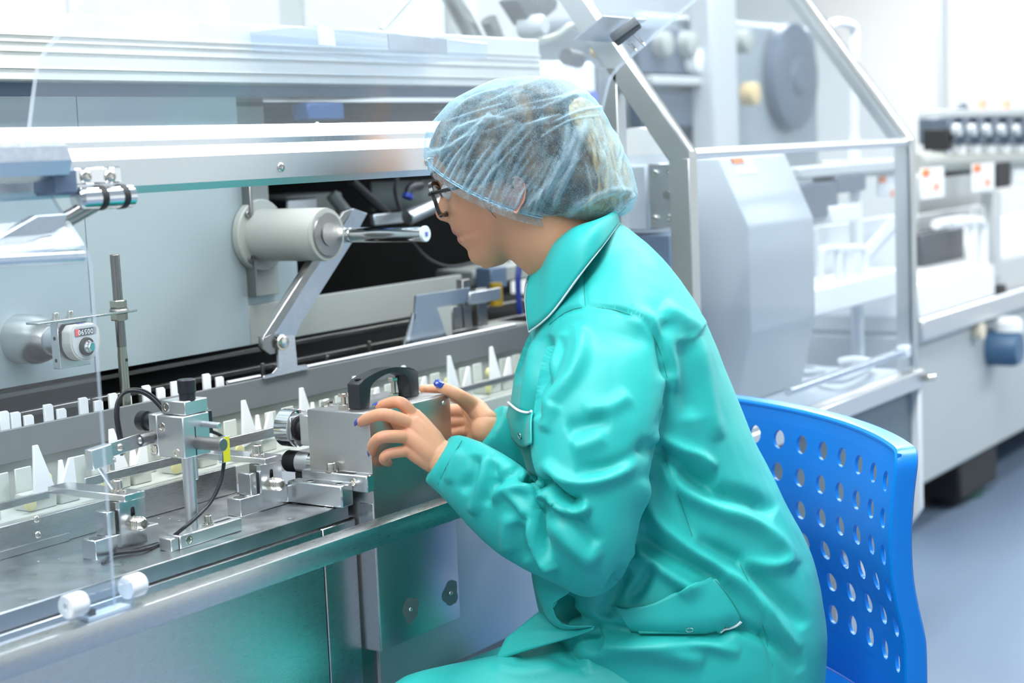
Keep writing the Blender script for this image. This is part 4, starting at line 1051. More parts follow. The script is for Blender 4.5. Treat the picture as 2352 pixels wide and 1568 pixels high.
# ---- collar (fall collar, both sides) with white piping
inner = [(1240, 604, .004), (1252, 580, .040), (1272, 552, .060), (1310, 520, .069), (1355, 505, .060), (1400, 498, .030), (1408, 497, 0)]
outer = [(1214, 750, .060), (1243, 722, .090), (1272, 688, .106), (1328, 608, .118), (1372, 556, .098), (1412, 513, .045), (1420, 508, 0)]
mid_front = (1208, 690, .045)
def collar_grid(sgn):
    I = smooth_path([S(x, y, 0)+LATV*l*sgn for x, y, l in inner], 8); O = smooth_path([S(x, y, 0)+LATV*l*sgn for x, y, l in outer], 8)
    return I, O
cg = Geo(); pipes = []
for sgn in (1, -1):
    I, O = collar_grid(sgn); G = []
    nv = 12
    for j in range(nv+1):
        t = j/nv; row = []
        for i in range(len(I)):
            a, c = I[i], O[i]; p = a.lerp(c, t)
            s = i/(len(I)-1)
            bulge = math.sin(math.pi*t)*.016
            p = p+UP*bulge*.7+LATV*sgn*bulge*.6*min(1, (1-s)*3)
            if s < .12: p = p+FI*math.sin(math.pi*t)*.010*(1-s/.12)
            row.append(p)
        G.append(row)
    cg.grid(G)
    pipes.append([p.copy() for p in G[-1]]); pipes.append([r[0].copy() for r in G][5:])
cm = cg.mesh('collar')
collar = obj('collar', cm, M['cloth'], jacket, ang=179)
sd = collar.modifiers.new('t', 'SOLIDIFY'); sd.thickness = .0030; sd.offset = 0
for P in pipes:
    b = B(); tube(b, P, .0016, 8); obj('white_piping', b, M['piping'], jacket)
# collar stand hides the gap to the neck
g = Geo(); rings = []
for (f, k, w) in (((1262, 618), (1424, 514), .076), ((1250, 596), (1412, 498), .064)):
    rings.append(px_ring(f, k, w, 0, 36))
g.ring_loft(rings, cap=False); o = obj('collar_stand', g.mesh(), M['cloth'], jacket, ang=179)
sd = o.modifiers.new('t', 'SOLIDIFY'); sd.thickness = .002

# ---- pocket, chest pocket flap, piping, seams, snaps
patch(([(1412, 1392), (1445, 1396), (1500, 1384), (1560, 1354), (1640, 1326), (1648, 1325)], [(1470, 1462), (1520, 1462), (1570, 1462), (1620, 1460), (1660, 1446), (1700, 1420)]), 'hip_pocket', M['cloth'], jacket, off=.0055, thick=.003)
on_cloth([(1652, 1450), (1672, 1438), (1699, 1419)], .0016, 'white_piping', M['piping'], jacket, off=.0075)
on_cloth([(1648, 1325), (1665, 1360), (1690, 1400), (1700, 1420)], .0005, 'stitching', M['stitch'], jacket, off=.0075)
patch(([(1178, 930), (1195, 938), (1210, 943), (1228, 947)], [(1166, 976), (1182, 1000), (1203, 1024), (1228, 1020)]), 'chest_flap', M['cloth'], jacket, off=.0045, thick=.002)
on_cloth([(1177, 925), (1190, 935), (1208, 943), (1227, 947)], .0017, 'white_piping', M['piping'], jacket, off=.0058)
for (px, py, tree) in ((1203, 998, None), (1300, 1357, None), (1583, 1437, None)):
    h = hit(px, py, .0062)
    if h:
        b = B(); c, nr = h; d, s_, t_ = frame_of(nr)
        tube(b, [c+(s_*math.cos(a)+t_*math.sin(a))*.0042 for a in [2*math.pi*k/20 for k in range(20)]], .0008, 6, 0, True); obj('snap_ring', b, M['chrome'], jacket)
for ln in ([(1345, 605), (1341, 655), (1345, 704)], [(1262, 745), (1300, 716), (1345, 705), (1420, 713), (1480, 742), (1514, 800), (1532, 868)], [(1522, 1022), (1540, 1090), (1568, 1165), (1590, 1232)],
           [(1700, 1296), (1735, 1370), (1755, 1450), (1775, 1530)], [(1061, 1012), (1030, 1062), (1005, 1114)]):
    on_cloth(ln, .00045, 'seam', M['stitch'], jacket, off=.0002)

# ---- jacket front flap folded over the lap
g = Geo()
top = [(1238, 1405, .100), (1275, 1430, .125), (1310, 1440, .142), (1345, 1440, .158), (1366, 1438, .168)]
bot = [(1136, 1518, .115), (1190, 1500, .130), (1250, 1482, .145), (1310, 1464, .158), (1362, 1446, .170)]
T_, B_ = smooth_path([S(*p) for p in top], 6), smooth_path([S(*p) for p in bot], 6)
mid_ = smooth_path([S(*p) for p in ((1163, 1466, .105), (1225, 1452, .128), (1270, 1452, .142), (1325, 1450, .156), (1364, 1442, .169))], 6)
g.grid([[T_[i].lerp(mid_[i], t) for i in range(len(T_))] for t in (0, .25, .5, .75)]+[[mid_[i].lerp(B_[i], t) for i in range(len(T_))] for t in (0, .2, .4, .6, .8, 1)])
fl = obj('front_flap', g.mesh(), M['cloth'], jacket, ang=179)
sd = fl.modifiers.new('t', 'SOLIDIFY'); sd.thickness = .0028; sd.offset = 0

# rolled front edge of the jacket above the flap
A_ = smooth_path([S(*p) for p in ((1221, 1306, .105), (1228, 1350, .110), (1243, 1390, .118), (1262, 1424, .130), (1292, 1444, .142), (1330, 1442, .156), (1362, 1437, .168))], 6)
E_ = smooth_path([S(*p) for p in ((1314, 1342, .172), (1306, 1362, .172), (1286, 1374, .164), (1272, 1392, .158), (1276, 1414, .158), (1298, 1434, .160), (1345, 1437, .168))], 6)
g = Geo(); g.grid([[A_[i].lerp(E_[i], t)+LATV*.014*math.sin(math.pi*t)*(1-i/len(A_)) for i in range(len(A_))] for t in [k/8 for k in range(9)]])
fe = obj('front_edge', g.mesh(), M['cloth'], jacket, ang=179)
sd = fe.modifiers.new('t', 'SOLIDIFY'); sd.thickness = .0025; sd.offset = 0
# ---- trousers: pelvis, thighs, lower legs
g = Geo()
pc_ = S(1610, 1650, 0); pc_.z = .530
g.ellipsoid(pc_, FI*.15, LATV*.185, UP*.095)
for lat, kx, ky in ((.105, 985, 1668), (-.10, 1085, 1690)):
    knee = S(kx, ky, lat+.02*(1 if lat > 0 else -1)); knee.z = max(knee.z, .47) if lat > 0 else .415
    hip = S(1610, 1600, lat); hip.z = .520
    ank = Vector((knee.x, knee.y, .10))-FI*.05
    g.chain([hip, hip.lerp(knee, .5)-UP*.004, knee], [.090, .084, .072], n=28, sub=8)
    g.chain([knee, knee.lerp(ank, .5), ank], [.070, .065, .052], n=24, sub=6)
tm = remesh(g.mesh(), .006, 5)
sculpt(tm, [([(1130, 1530), (1200, 1545), (1290, 1530)], 14, .006), ([(1180, 1510), (1260, 1500), (1330, 1530)], 12, -.006), ([(1290, 1480), (1330, 1510), (1345, 1545)], 10, -.007), ([(1380, 1480), (1350, 1510), (1350, 1540)], 16, .007)])
trousers = obj('trousers', tm, M['cloth'], woman, ang=179)
TB = bvh_of(trousers)
# shoes
for lat in (.12, -.12):
    knee = S(985 if lat > 0 else 1010, 1660, lat); a = Vector((knee.x, knee.y, 0))-FI*.06
    g = Geo(); rings = []
    for (t, w, hgt) in ((-.06, .018, .05), (-.05, .034, .085), (0, .039, .095), (.06, .041, .07), (.12, .046, .05), (.17, .042, .042), (.20, .02, .03)):
        rings.append([a+FI*t+LATV*w*math.cos(q)+UP*max(.002, hgt/2+hgt/2*math.sin(q)) for q in [2*math.pi*k/20 for k in range(20)]])
    g.ring_loft(rings); obj('shoe', g.mesh(), M['white_paint'], woman, ang=60)

# ------------------------------------------------------------------ head frame
HY, HP = math.radians(16), math.radians(10)
FH0 = FI*math.cos(HY)+HL*math.sin(HY)
HF = FH0*math.cos(HP)-UP*math.sin(HP)
HU = UP*math.cos(HP)+FH0*math.sin(HP)
HLt = HU.cross(HF)
_ear = S(1174, 456, .068)
HO = _ear-HLt*.068
def hp(f, l, u): return HO+HF*f+HLt*l+HU*u
def on_mid(px, py, l=0.0):
    """pixel -> (f, u) on the head plane at lateral l"""
    d = CAM_F + CAM_R*((px-1176)/F_PX) - CAM_U*((py-784)/F_PX)
    t = (HO+HLt*l-CAM_C).dot(HLt)/d.dot(HLt); v = CAM_C+d*t-HO
    return v.dot(HF), v.dot(HU)
prof_px = [(1110, 610), (1097, 609), (1085, 602), (1078, 589), (1075, 576), (1062, 563), (1055, 556), (1051.5, 550), (1052, 546), (1049, 542), (1041, 533), (1038.5, 523), (1035, 512),
           (1011, 506), (1003, 500), (999, 490), (1001, 480), (1006, 466), (1012, 448), (1014, 436), (1008, 420), (1000, 404), (996, 394), (994, 375), (998, 340), (1015, 300), (1045, 262), (1085, 235)]
PF = np.array([on_mid(*p) for p in prof_px])
# ------------------------------------------------------------------ head, neck and hidden trunk = skin body
uu = np.maximum.accumulate(PF[:, 1]+np.arange(len(PF))*1e-6); ff = PF[:, 0].copy()
nose_i = (12, 19)
fb_ = ff.copy()
for i in range(nose_i[0], nose_i[1]+1):
    t = (uu[i]-uu[nose_i[0]])/(uu[nose_i[1]]-uu[nose_i[0]])
    fb_[i] = ff[nose_i[0]]*(1-t)+ff[nose_i[1]]*t-.004*math.sin(math.pi*t)
shrink = np.interp(uu, [.03, .07, .14], [0, .004, .010])
def f_front(u):
    v = float(np.interp(u, uu, fb_-shrink))
    if u > uu[-1]-.02: v = v*max(0.0, (0.136-u)/(0.136-uu[-1]+.02))+.02*(1-max(0.0, (0.136-u)/(0.136-uu[-1]+.02)))
    return v
def nose_amt(u): return float(np.interp(u, uu, ff-fb_))
UB = [-.082, -.07, -.055, -.035, -.015, .01, .05, .09, .115, .136]
FBK = [.050, .028, .010, -.014, -.045, -.072, -.084, -.078, -.055, -.005]
WID = [.018, .031, .043, .053, .060, .0655, .0695, .067, .050, .012]
def head_pt(q, u, grow=0.0):
    """q = 0 front, + towards her left"""
    f1, f0, w = f_front(u)+grow, float(np.interp(u, UB, FBK))-grow, float(np.interp(u, UB, WID))+grow
    c = f0+(f1-f0)*.45
    cq, sq = math.cos(q), math.sin(q)
    ex = float(np.interp(u, [-.03, .0, .04], [1.80, 2.0, 2.25])) if cq > 0 else 2.1
    a = math.copysign(abs(cq)**(2/ex), cq); b = math.copysign(abs(sq)**(2/ex), sq)
    f = c+(f1-c)*a if cq > 0 else c+(c-f0)*a
    l = w*b
    if grow < .001 and cq > 0:
        sg = float(np.interp(u, [-.012, .004, .02, .036], [.0125, .0125, .0095, .008]))
        f += nose_amt(u)*math.exp(-(l/sg)**2)
        al = abs(l)
        f -= .011*math.exp(-((al-.031)/.015)**2-((u-.028)/.011)**2)           # eye socket
        f += .004*math.exp(-((al-.031)/.010)**2-((u-.027)/.007)**2)           # closed-lid swell
        f += .0035*math.exp(-((al-.030)/.018)**2-((u-.052)/.008)**2)          # brow ridge
        f += .004*math.exp(-((al-.045)/.014)**2-((u-.002)/.014)**2)           # cheekbone
        f += .0025*math.exp(-((al-.011)/.005)**2-((u+.004)/.006)**2)          # wing of the nose
        f -= .0025*math.exp(-((u+.0325)/.0022)**2)*math.exp(-(l/.020)**4)     # mouth line
        f -= .003*math.exp(-((al-.027)/.006)**2-((u+.034)/.008)**2)           # mouth corner
        f -= .0022*math.exp(-((u+.051)/.005)**2)*math.exp(-(l/.018)**2)       # under the lip
    return f, l, u
def head_rings(grow=0.0, nq=72, nu=90, u0=-.082, u1=.136):
    return [[hp(*head_pt(2*math.pi*k/nq, u0+(u1-u0)*j/nu, grow)) for k in range(nq)] for j in range(nu+1)]
g = Geo(); g.ring_loft(head_rings())
neck = [hp(-.004, 0, -.012), hp(-.012, 0, -.050), S(1322, 596, 0), S(1370, 680, 0), S(1400, 760, 0)]
g.chain(neck, [.054, .0545, .057, .070, .085], n=40, sub=8)
# jaw-to-throat fill
g.ellipsoid(hp(.040, 0, -.052), HF*.045, HLt*.036, HU*.022)
head_me = remesh(g.mesh(), .0017, 2, .4)
def blend_smooth(me, weight, it):
    c = get_co(me); e = np.empty(len(me.edges)*2, np.int64); me.edges.foreach_get('vertices', e); e = e.reshape(-1, 2)
    deg = np.bincount(e.ravel(), minlength=len(c)).astype(float)[:, None]
    for _ in range(it):
        a = np.zeros_like(c); np.add.at(a, e[:, 0], c[e[:, 1]]); np.add.at(a, e[:, 1], c[e[:, 0]])
        c = c+(a/np.maximum(deg, 1)-c)*weight[:, None]*.6
    set_co(me, c)
_rel = get_co(head_me)-np.array(HO); _f, _l, _u = _rel@np.array(HF), _rel@np.array(HLt), _rel@np.array(HU)
blend_smooth(head_me, np.clip((.055-_f)/.03, 0, 1)*np.clip((.035-_u)/.02, 0, 1), 90)
# trunk and arms inside the clothes
g = Geo()
g.chain([S(1400, 760, 0), S(1480, 1000, 0), S(1580, 1330, 0), S(1600, 1480, 0)], [.10, .12, .12, .10], n=24, sub=5)
WR_L, WR_R = S(1008, 1050, .083), S(1118, 985, -.085)
g.chain([S(1400, 800, .10), S(1370, 1000, .19), S(1340, 1240, .20), S(1200, 1180, .165), WR_L], [.05, .042, .034, .027, .023], n=20, sub=6)
g.chain([S(1400, 800, -.10), S(1340, 1000, -.18), S(1290, 1110, -.19), S(1200, 1050, -.13), WR_R], [.05, .042, .034, .027, .023], n=20, sub=6)
body_me = remesh(g.mesh(), .006, 3, .5)

# ---- ear: dished shell with rolled rim
def ear(sgn):
    g = Geo(); nq, nr = 40, 14; G = []
    c0 = Vector((-.009, sgn*.0712, .003)); tilt = math.radians(18)
    for j in range(nr+1):
        r = j/nr; row = []
        for k in range(nq):
            q = 2*math.pi*k/nq
            a, b = math.cos(q), math.sin(q)
            rx = .0165*(1+.22*b); ry = .0265
            x, y = a*rx*r, b*ry*r
            if b < -.5: x *= .75
            rim = math.exp(-((r-.88)/.13)**2)*.0055*(1 if not (a > .3 and -.5 < b < .6) else .4)
            inner_ = math.exp(-((r-.55)/.14)**2)*.0032*(1 if a < .2 else .3)
            bowl = -.0075*math.exp(-(((x-.003)/.007)**2+((y+.003)/.009)**2))
            flare = .0055*(r**1.4)*(.5-.5*a)
            z = rim+inner_+bowl+flare
            f = -x*-1*math.cos(tilt)+y*math.sin(tilt)*-.55; u = y*math.cos(tilt)+x*math.sin(tilt)*.3
            row.append(hp(c0.x+(-f if False else f), c0.y+sgn*z, c0.z+u))
        G.append(row)
    g.grid(G, True)
    g.f.append(tuple(range(len(g.v)-nq, len(g.v))))
    me = g.mesh(); o = bpy.data.objects.new('t', me); COL.objects.link(o)
    m_ = o.modifiers.new('s', 'SOLIDIFY'); m_.thickness = .0028; m_.offset = -1 if sgn > 0 else 1
    m2 = o.modifiers.new('b', 'SUBSURF'); m2.levels = 1
    dg = bpy.context.evaluated_depsgraph_get(); out = bpy.data.meshes.new_from_object(o.evaluated_get(dg)); bpy.data.objects.remove(o)
    return out

def join_meshes(lst, name):
    V = []; Fc = []; o = 0
    for me in lst:
        c = get_co(me); V.append(c); Fc += [tuple(i+o for i in p.vertices) for p in me.polygons]; o += len(c)
    return mesh_from(np.concatenate(V).tolist(), Fc, name)

# ------------------------------------------------------------------ hands
def L3(px, py, p): return S(px, py, lat_of(p))
def hand_mesh(fingers, palm, vox=.0013):
    g = Geo()
    for pts, rad in fingers: g.chain(pts, rad, n=16, sub=6, ends=4)
    for pts, rad in palm: g.chain(pts, rad, n=20, sub=5, ends=4)
    return remesh(g.mesh(), vox, 5, .55)
def towards(p, px, py, base, back):        # point on pixel ray, 'back' metres beyond base depth
    return S(px, py, lat_of(base)-back)
# left hand: closes on the front left upright edge of the cover box
t_ix = U(871, 933, Z=.8925); t_mi = U(828, 970, X=1.6625); t_ri = U(855, 1037, X=1.6610); t_pi = U(893, 1063, Y=1.3435)
lw = lat_of(WR_L)
k_ix, k_mi, k_ri, k_pi = S(952, 958, .066), S(950, 975, .080), S(940, 1003, .088), S(942, 1034, .088)
f_ix = ([k_ix, S(921, 925, .070), S(889, 927, lat_of(t_ix)+.006), t_ix], [.0095, .0083, .0074, .0058])
f_mi = ([k_mi, S(884, 952, .092), S(846, 960, .078), t_mi], [.0098, .0086, .0076, .0060])
f_ri = ([k_ri, S(880, 1003, .104), S(857, 1020, .090), t_ri], [.0092, .0081, .0071, .0058])
f_pi = ([k_pi, S(891, 1043, .100), S(881, 1056, .092), t_pi], [.0082, .0070, .0062, .0052])
thL = [S(1010, 1030, .052), S(965, 1000, .030), S(925, 985, .018), U(905, 960, Y=1.342)]
palmL = [([WR_L+HL*-.004, S(985, 1010, .078), k_ix], [.0200, .0185, .0118]), ([WR_L, S(985, 1022, .084), k_mi], [.0215, .0180, .0120]),
         ([WR_L, S(985, 1036, .088), k_ri], [.0215, .0175, .0115]), ([WR_L-UP*.006, S(985, 1052, .086), k_pi], [.0195, .0165, .0105]),
         ([S(1100, 1080, .105), WR_L], [.026, .0235]), (thL, [.0125, .0115, .0095, .0078])]
handL = hand_mesh([f_ix, f_mi, f_ri, f_pi], palmL)
# right hand: cups the far right end of the cover box, thumb on top
t_th = U(1013, 888, X=1.842); 
r_th = ([S(1118, 965, -.088), S(1088, 935, -.100), S(1052, 908, lat_of(t_th)+.004), t_th], [.0160, .0130, .0100, .0078])
i_tip = U(972, 893, Y=1.425); i_mid = U(1015, 897, Y=1.432)
r_ix = ([S(1075, 925, -.150), i_mid, i_tip], [.0105, .0082, .0064])
r_mi = ([S(1085, 945, -.150), Vector((1.868, 1.440, .855)), Vector((1.862, 1.4675, .838)), Vector((1.835, 1.470, .828))], [.0105, .0085, .0075, .006])
r_ri = ([S(1090, 965, -.150), Vector((1.872, 1.430, .832)), Vector((1.866, 1.466, .815)), Vector((1.838, 1.470, .806))], [.0100, .0082, .0072, .006])
r_pi = ([S(1095, 985, -.145), Vector((1.872, 1.418, .810)), Vector((1.862, 1.448, .795)), Vector((1.858, 1.460, .788))], [.0090, .0072, .0062, .0055])
palmR = [([WR_R, S(1095, 945, -.125), S(1075, 925, -.150)], [.0190, .0180, .0120]), ([WR_R, S(1095, 965, -.128), S(1085, 945, -.150)], [.0190, .018, .012]),
         ([WR_R, S(1095, 985, -.125), S(1090, 968, -.148)], [.0185, .017, .0115]), ([WR_R, S(1098, 1000, -.118), S(1095, 985, -.143)], [.0175, .016, .0105]), ([S(1190, 1030, -.12), WR_R], [.022, .021])]
handR = hand_mesh([r_th, r_ix, r_mi, r_ri, r_pi], palmR)
skin_me = join_meshes([head_me, body_me, ear(1), ear(-1), handL, handR], 'body')
skin_me.materials.append(M['skin']); skin_me.materials.append(M['lips']); skin_me.materials.append(M['skin_ear'])
cc_ = np.array([list(p.center) for p in skin_me.polygons]); rel = cc_-np.array(HO)
lf, ll, lu = rel@np.array(HF), rel@np.array(HLt), rel@np.array(HU)
lips = (np.abs(ll) < .023) & (lf > .085) & (((lu+.0255) > -.0075) & ((lu+.0255) < .001+.003*np.cos(np.clip(ll/.02, -1.5, 1.5))) | ((lu > -.0415) & (lu <= -.033)))
earm = (np.abs(ll) > .0660) & (np.abs(lu-.004) < .034) & (lf < .014) & (lf > -.034)
idx = np.where(lips, 1, np.where(earm, 2, 0)).astype(np.int32)
skin_me.polygons.foreach_set('material_index', idx)
vc = get_co(skin_me); vr = vc-np.array(HO); vf, vl, vu = vr@np.array(HF), vr@np.array(HLt), vr@np.array(HU)
bl = .42*np.exp(-((vf-.052)/.034)**2-((vu+.030)/.026)**2)*(np.abs(vl) > .02)+.7*np.exp(-((vf-.132)/.014)**2-(vl/.016)**2-((vu-.003)/.014)**2)
for kk, rr in [(p_, .010) for p_ in (k_ix, k_mi, k_ri, k_pi, f_ix[0][1], f_mi[0][1], f_ri[0][1], f_pi[0][1])]+[(t_, .012) for t_ in (t_ix, t_mi, t_ri, t_pi)]:
    bl += .45*np.exp(-((vc-np.array(kk))**2).sum(1)/rr**2)
at_ = skin_me.attributes.new('blush', 'FLOAT', 'POINT'); at_.data.foreach_set('value', np.clip(bl, 0, 1).astype(np.float32))
body = obj('body', skin_me, [M['skin'], M['lips'], M['skin_ear']], woman, ang=179)

# ---- finger nails (dark blue varnish)
def nail(pts, rad, side, m, w=.0062, ln=.0105):
    """oval plate on the back of the last joint; side = outward direction of the nail"""
    P = [Vector(p) for p in pts]; d = (P[-1]-P[-2]).normalized(); s = Vector(side); s = (s-d*s.dot(d)).normalized(); t = d.cross(s)
    c = P[-1]+d*(rad*.15); g = Geo(); G = []
    for j in range(9):
        row = []
        for k in range(9):
            a, b = -1+2*j/8, -1+2*k/8
            ww = w*math.sqrt(max(0.05, 1-(abs(a)**3)*.75))
            l = b*ww; th = b*.85*ww/w
            row.append(c+d*(a*ln/2+rad*.35)+t*math.sin(th)*rad*1.02+s*(math.cos(th)*rad*1.06-(.0012*max(0, a)**2)))
        G.append(row)
    g.grid(G); o = obj('fingernail', g.mesh(), m, body, ang=179)
    md = o.modifiers.new('t', 'SOLIDIFY'); md.thickness = .0009; md.offset = 0
nail(f_ix[0], .0058, UP+FI*.5, M['nail_light'])
nail(f_mi[0], .0060, FI*1.0+UP*.3+LATV*.3, M['nail'])
nail(f_ri[0], .0058, FI*1.0+LATV*.1, M['nail'])
nail(r_th[0], .0078, UP*.8+LATV*.9+FI*.2, M['nail'], .0078, .0135)

# ---- eyes, brows, lashes
for sg in (1, -1):
    g = Geo(); g.ellipsoid(hp(f_front(.028)-.0195, sg*.031, .028), HF*.0118, HLt*.0118, HU*.0118, 20, 12); obj('eyeball', g.mesh(), M['eye'], body, ang=179)
    b = B(); P = [hp(f_front(.03)-.0085-.010*((t-.5)*2)**2*(1 if t > .5 else .2), sg*(.018+.026*t), .0275+.002*math.sin(math.pi*t)) for t in [k/10 for k in range(11)]]
    tube(b, P, .0011, 6); obj('eyelashes', b, M['brow'], body)
    b = B(); P = [hp(f_front(.05)+.0005-.020*(t**2.2), sg*(.012+.040*t), .050+.006*math.sin(math.pi*t*.8)) for t in [k/10 for k in range(11)]]
    tube(b, P, lambda t: .0026*(1-.7*t), 8); obj('eyebrow', b, M['brow'], body)

# ------------------------------------------------------------------ hair under the cover
def hair_keep(f, l, u):
    line = np.interp(f, [-.09, -.03, -.012, .012, .03, .05, .075, .09, .11], [-.035, -.030, .000, .034, .030, .028, .058, .082, .09])
    return u > line
hl_ = lat_of(HO)
# ------------------------------------------------------------------ bouffant hair cover
crings = [((990, 366), (1318, 506), .0800, 0), ((976, 352), (1385, 506), .0845, 0), ((981, 318), (1440, 488), .086, 0), ((992, 292), (1461, 455), .0885, 0), ((1012, 262), (1460, 428), .088, 0),
          ((1050, 227), (1437, 362), .086, 0), ((1105, 197), (1402, 292), .076, 0), ((1170, 179), (1362, 228), .056, 0), ((1222, 173), (1312, 190), .028, 0), ((1255, 176), (1275, 178), .006, 0)]
NQ = 110
def cap_ring(front, back, half, _l, sag=0.0, grow=0.0):
    f, k = S(*front, hl_), S(*back, hl_); c = (f+k)/2; a = (f-k)/2; out = []
    n_ = a.normalized(); a = a+n_*grow
    for i in range(NQ):
        q = 2*math.pi*i/NQ
        ex = 2.05 if sag > .002 else 2.2; cq, sq = math.cos(q), math.sin(q)
        p = c+a*math.copysign(abs(cq)**(2/ex), cq)+HLt*(half+grow)*math.copysign(abs(sq)**(2/ex), sq)
        out.append(p-HU*sag*sq*sq*(1 if cq > -.7 else .3))
    return out
D_ = dense(crings, 7); rings = []
for i, r in enumerate(D_):
    t = i/(len(D_)-1); sag = .011*max(0, 1-t*4.5)
    rings.append(cap_ring(*r, sag=sag))
# ruffle below the elastic
ruf = []
for j, (dn, gr, am) in enumerate(((.0125, .0025, .0024), (.0080, .0035, .0022), (.0035, .0020, .0010))):
    R_ = []
    for i, p in enumerate(rings[0]):
        q = 2*math.pi*i/NQ; o_ = (p-HO-HU*.0); o_ = (o_-HU*o_.dot(HU)).normalized()
        R_.append(p-HU*dn+o_*(gr*.5+am*math.sin(q*55+math.sin(q*9)*2)))
    ruf.append(R_)
g = Geo(); g.ring_loft(ruf+rings, cap=False)
o_ = len(g.v)-NQ; g.f.append(tuple(range(o_, o_+NQ)))
cap_me = g.mesh('cap')
# refine for pleats
tmp = bpy.data.objects.new('t', cap_me); COL.objects.link(tmp); ss_ = tmp.modifiers.new('s', 'SUBSURF'); ss_.levels = 2
dg = bpy.context.evaluated_depsgraph_get(); cap_me = bpy.data.meshes.new_from_object(tmp.evaluated_get(dg)); bpy.data.objects.remove(tmp)
pleats = [([(976, 352), (1020, 345), (1060, 322), (1095, 295), (1130, 262)], 7, .004), ([(1225, 478), (1262, 430), (1292, 380), (1318, 325), (1325, 290)], 8, .0045), ([(1268, 486), (1285, 440), (1310, 392), (1335, 320), (1345, 270)], 7, .004),
          ([(1190, 490), (1235, 450), (1270, 400), (1298, 340), (1302, 250)], 6, .003), ([(1300, 500), (1330, 470), (1400, 440), (1455, 440)], 8, .003), ([(1400, 495), (1430, 470), (1458, 445)], 6, .004)]
rnd = random.Random(3)
for k in range(34):
    x = 1003+k*7.2+rnd.uniform(-3, 3); y = np.interp(x, [990, 1020, 1060, 1100, 1160, 1200, 1260], [378, 404, 430, 455, 484, 490, 490])
    L = rnd.uniform(60, 190); dx = rnd.uniform(.35, .85)
    pleats.append(([(x, y), (x+L*dx*.35, y-L*.42), (x+L*dx, y-L)], rnd.uniform(2.5, 4.5), rnd.uniform(.0012, .0026), 1))
for k in range(22):
    x, y = rnd.uniform(1020, 1330), rnd.uniform(195, 330); L = rnd.uniform(60, 160)
    pleats.append(([(x, y), (x+L*.5, y-L*rnd.uniform(.15, .3)), (x+L, y-L*rnd.uniform(.25, .45))], rnd.uniform(2.5, 5), rnd.uniform(.0008, .002)))
for k in range(16):
    x, y = rnd.uniform(1330, 1440), rnd.uniform(260, 400); L = rnd.uniform(60, 140)
    pleats.append(([(x, y), (x+L*.12, y+L*.5), (x+L*.1, y+L)], rnd.uniform(2.5, 4), rnd.uniform(.0008, .002)))
co0 = get_co(cap_me).copy(); sculpt(cap_me, pleats); co = get_co(cap_me); no = get_no(cap_me)
pl = np.clip(np.linalg.norm(co-co0, axis=1)/.0022, 0, 1)
wr = np.array([mnoise.noise(Vector((c[0]*26, c[1]*26, c[2]*40)))*.0022 for c in co]); set_co(cap_me, co+no*wr[:, None])
pxy = to_px(co0)
hem = np.array([0.0]*len(co0))
rel = co0-np.array(HO)
at = cap_me.attributes.new('pleat', 'FLOAT', 'POINT'); at.data.foreach_set('value', pl.astype(np.float32))
cap = obj('hair_cover', cap_me, M['cap'], woman, ang=179)
for dz_ in (0, .0034):
    b = B(); tube(b, [p+(p-HO).normalized()*.0014+HU*dz_ for p in rings[0]], .0008, 6, 0, True); obj('elastic_band', b, M['cap_band'], cap)

# hair lying under the cover
def hair_ring(front, back, half, _l):
    f, k = S(*front, hl_), S(*back, hl_); c = (f+k)/2; a = (f-k)/2; n_ = a.normalized(); out = []
    for q in [2*math.pi*i/NQ for i in range(NQ)]:
        cq, sq = math.cos(q), math.sin(q); gr = -.0065 if cq > -.2 else -.0065-.010*min(1, (-cq-.2)/.4)
        out.append(c+(a+n_*gr)*math.copysign(abs(cq)**(2/2.25), cq)+HLt*max(.002, half-.0075)*math.copysign(abs(sq)**(2/2.25), sq))
    return out
g = Geo(); g.ring_loft([[p-HU*.004 for p in hair_ring(*r)] for r in D_[:-3]], cap=False); o_ = len(g.v)-NQ; g.f.append(tuple(range(o_, o_+NQ)))
cs = np.array([list(v) for v in g.v])-np.array(HO); kf, kl, ku = cs@np.array(HF), cs@np.array(HLt), cs@np.array(HU)
keep = hair_keep(kf, kl, ku); hm = mesh_from(g.v, [f for f in g.f if all(keep[i] for i in f)], 'hair')
bm = bmesh.new(); bm.from_mesh(hm); bmesh.ops.subdivide_edges(bm, edges=bm.edges[:], cuts=1, use_grid_fill=True); bm.to_mesh(hm); bm.free()
co = get_co(hm); no = get_no(hm)
set_co(hm, co+no*np.array([mnoise.noise(Vector((c[0]*30, c[1]*30, c[2]*110)))*.0018 for c in co])[:, None])
hair = obj('hair', hm, M['hair'], woman, ang=179)
# stray wisps in front of the ear
for (a, b_) in (((1112, 462), (1128, 486)), ((1128, 474), (1140, 500))):
    p = on_mid(*a, .062); q = on_mid(*b_, .060); b = B()
    tube(b, [hp(p[0], .0645, p[1]), hp((p[0]+q[0])/2+.002, .0635, (p[1]+q[1])/2), hp(q[0], .0605, q[1])], .0004, 5, 5); obj('wisp', b, M['hair'], hair)
